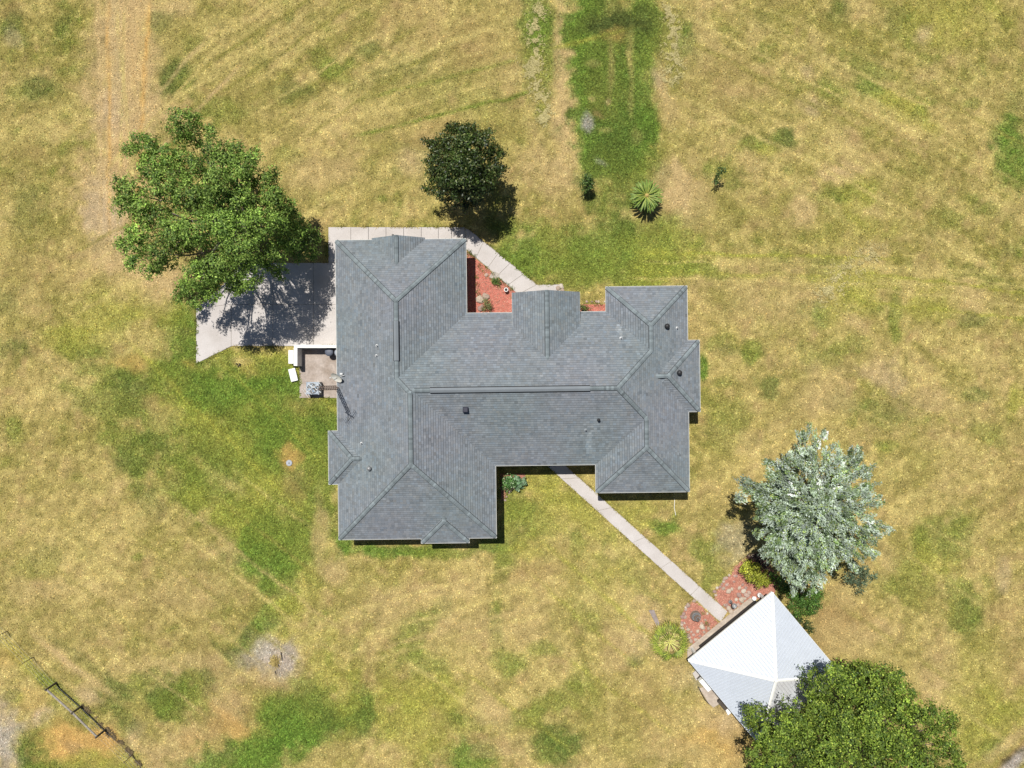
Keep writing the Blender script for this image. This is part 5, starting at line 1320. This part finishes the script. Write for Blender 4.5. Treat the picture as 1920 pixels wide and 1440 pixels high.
# tiered fountain of stacked bowls
c = P(1306, 1157, .6); ft = empty('tiered_fountain', (c.x, c.y, .03), 'dark tiered metal fountain of stacked rings in the left bed', 'fountain')
MB().lathe([(.12, 0), (.10, .9), (.05, 1.35)], 0, 0, 12).build('column', M['rust'], ft)
for i, (r, z) in enumerate([(.42, .30), (.34, .56), (.26, .82), (.18, 1.06), (.10, 1.28)]):
    MB().lathe([(r * .35, z - .12), (r * .9, z - .03), (r, z), (r * .94, z + .005), (r * .82, z - .04), (r * .35, z - .09)], 0, 0, 28).build('bowl', M['rust'] if i % 2 == 0 else M['steel'], ft, True)
# slim dark obelisk in the right bed
c = P(1371, 1130, .2); ob_ = empty('garden_urn', (c.x, c.y, .03), 'slim dark metal urn on a stand in the right bed', 'urn')
MB().lathe([(.17, 0), (.15, .05), (.05, .12), (.04, .55), (.10, .65), (.17, .9), (.19, 1.0), (.14, 1.0), (.10, .8)], 0, 0, 18).build('urn_body', M['steel'], ob_, True)
for k in range(3):
    t = k * 2.09; MB().tube((.13 * math.cos(t), .13 * math.sin(t), 0), (0, 0, .5), .015, n=5).build('leg', M['dark'], ob_)
# small rocks with dark holes by the right bed (white owls / pots near the eave)
for (x, y, lb) in [(1414, 1122, 'white pot nearest the path under the pavilion north eave'), (1424, 1116, 'white pot furthest from the path under the pavilion north eave')]:
    c = P(x, y, .3); o = empty('white_pot', (c.x, c.y, .05), lb, 'pot')
    MB().lathe([(.10, 0), (.15, .22), (.17, .32), (.13, .33)], 0, 0, 16).build('pot', M['white'], o, True)
    MB().lathe([(.12, .28), (.04, .31)], 0, 0, 12).build('soil', M['dark'], o)

# ------------------------------------------------------------ small things on the lawn
c = P(542.5, 868); e = empty('septic_lid', (c.x, c.y, 0), 'round pale grey access lid with dark centre in the west lawn', 'lid')
MB().lathe([(.24, 0), (.24, .05), (.21, .07), (.02, .075)], 0, 0, 28).build('cover', M['plastic_pale'], e)
MB().lathe([(.05, .07), (.045, .09), (.01, .092)], 0, 0, 12).build('knob', M['dark'], e)
c = P(447, 684); e = empty('broken_stump', (c.x, c.y, 0), 'small dark broken stump in the grass below the driveway', 'stump')
for (a_, b_, r, h_) in [(-.12, .08, .07, .16), (.10, -.02, .08, .2), (-.02, -.10, .06, .12), (.05, .10, .05, .1), (.15, .06, .04, .14)]:
    MB().tube((a_, b_, 0), (a_ + .03, b_ - .02, h_), r, r * .6, 7).build('root', M['wood_dark'], e)
c = P(516, 1240); e = empty('brush_pile', (c.x, c.y, 0), 'small heap of pale cut straw on the gravelly patch', 'brush pile')
r = np.random.default_rng(900); n = 900
rr = np.abs(r.normal(0, .22, n)); tt = r.uniform(0, 6.28, n)
cc = np.stack([rr * np.cos(tt), rr * np.sin(tt) * 1.2, .03 + np.maximum(0, .30 - rr * .6) * r.random(n)], 1)
nn = r.normal(size=(n, 3)) * .5 + [0, 0, 1]; nn /= np.linalg.norm(nn, axis=1)[:, None]
Vq = leaf_quads(cc, nn, r.normal(size=(n, 3)), r.uniform(.1, .26, n), r.uniform(.02, .04, n))
k_ = r.random(n)[:, None]
npmesh('straw', Vq.reshape(-1, 3), np.arange(4 * n).reshape(n, 4), M['chip'], e, col=np.array([.55, .44, .16]) * (1 - k_) + np.array([.25, .18, .07]) * k_)
for (x0, y0, x1, y1) in [(527, 1222, 530, 1238), (516, 1258, 518, 1263), (522, 1246, 524, 1250)]:
    a_, b_ = P(x0, y0) - Vector(e.location), P(x1, y1) - Vector(e.location)
    MB().tube(a_ + Vector((0, 0, .06)), b_ + Vector((0, 0, .10)), .035, .02, 6).build('log', M['wood_dark'], e)
# long grey plank / fallen palm trunk by the fan palm
q = poly_px([(1216,1144),(1226,1143),(1238,1172),(1232,1175)])
o = MB().prism(q, 0, .10, b=.02).build('flat_stone_slab', mat_noise('grey_slab', alb(196, 182, 176), alb(160, 146, 140), 4, .95, bump=.3)); tag(o, 'long grey stone slab in the grass pointing at the fan palm', 'slab')
for (x, y, rr_, lb) in [(1232,1190,.16,'pale rock under the west side of the fan palm'), (1228,1207,.13,'smaller pale rock left of the fan palm'), (1268,1178,.14,'pale rock north of the fan palm')]:
    o = put_stone(x, y, rr_, name='rock'); tag(o, lb, 'rock')
o = MB().tube(P(1265, 935) + Vector((0, 0, .04)), P(1264, 952) + Vector((0, 0, .04)), .02, n=5).tube(P(1264, 952) + Vector((0, 0, .04)), P(1267, 966) + Vector((0, 0, .03)), .02, n=5).build('drain_hose', M['white'])
tag(o, 'thin pale hose end running out onto the lawn south of the east wing', 'hose')
# hay wisps on the upper lawn
def wisps(name, label, pts, n, seed, spread=.35, cols=((.56, .49, .24), (.36, .31, .13))):
    r = np.random.default_rng(seed); pts = np.array([tuple(P(x, y))[:2] for x, y in pts]); k = r.integers(0, len(pts) - 1, n); t = r.random(n)[:, None]
    c = pts[k] * (1 - t) + pts[k + 1] * t; cl = r.normal(0, spread, (n, 2)); c = c + cl * (fbm(c[:, 0] * 24, c[:, 1] * 24, 10, seed)[:, None])
    c3 = np.concatenate([c, .05 + r.random((n, 1)) * .04], 1); nn = r.normal(size=(n, 3)) * .3 + [0, 0, 1]; nn /= np.linalg.norm(nn, axis=1)[:, None]
    m_ = fbm(c[:, 0] * 24, c[:, 1] * 24, 8, seed + 7, 2) > r.normal(.52, .06, n); c3, nn = c3[m_], nn[m_]; n = len(c3)
    Vq = leaf_quads(c3, nn, r.normal(size=(n, 3)), r.uniform(.12, .3, n), r.uniform(.02, .05, n)); kk = r.random(n)[:, None]
    o = npmesh(name, Vq.reshape(-1, 3), np.arange(4 * n).reshape(n, 4), M['chip'], col=np.array(cols[0]) * (1 - kk) + np.array(cols[1]) * kk)
    tag(o, label, 'hay', kind='stuff')
wisps('hay_row', 'line of pale cut hay beside the green strip at the top', [(1012,10),(1000,60),(1002,105),(996,130),(1012,170),(1022,205),(1020,230)], 5200, 11, .62)
wisps('hay_scatter', 'loose pale hay on the right side of the green strip', [(1250,10),(1265,55),(1258,95),(1268,130),(1250,155)], 3000, 12, .6)
wisps('dry_straw', 'wispy pale straw on the right lawn', [(1650,470),(1600,500),(1560,535),(1540,560)], 2600, 13, 1.0)

# ------------------------------------------------------------ fence in the lower left
fence = empty('field_fence', tuple(P(106, 1279)), 'rustic wood and wire field fence in the lower left corner', 'fence')
FO = Vector(fence.location)
FH = 1.25
def post(px, py, r, h, mat='wood_dark'):
    p = P(px, py) - FO
    MB().tube((p.x, p.y, 0), (p.x + random.uniform(-.02, .02), p.y, h), r, r * .85, 8).build('post', M[mat], fence)
for x, y in [(106,1280), (154,1323), (199,1367)]: post(x, y, .085, FH + .06)
for x, y in [(14,1183), (63,1232), (249,1414), (293,1462), (-36,1133)]: post(x, y, .03, FH, 'rust')
for (x0, y0), (x1, y1) in [((106,1280),(154,1323)), ((154,1323),(199,1367))]:
    a_, b_ = P(x0, y0) - FO, P(x1, y1) - FO
    MB().tube(a_ + Vector((0, 0, FH - .08)), b_ + Vector((0, 0, FH - .08)), .08, .07, 8).build('rail', M['wood'], fence)
fp_ = [(-36,1133),(14,1183),(63,1232),(106,1280),(154,1323),(199,1367),(249,1414),(293,1462)]
for zz in (.25, .55, .85, 1.15):
    mb = MB()
    for i in range(len(fp_) - 1): mb.tube(P(*fp_[i]) - FO + Vector((0, 0, zz)), P(*fp_[i + 1]) - FO + Vector((0, 0, zz)), .006, n=4, caps=False)
    mb.build('wire', M['steel'], fence)
# dry weeds tangled along the fence foot
wisps('fence_weeds', 'dry brown weeds tangled along the foot of the fence', [(154,1323),(199,1367),(225,1390),(249,1414),(280,1450)], 1500, 15, .22, ((.10, .075, .045), (.20, .15, .08)))
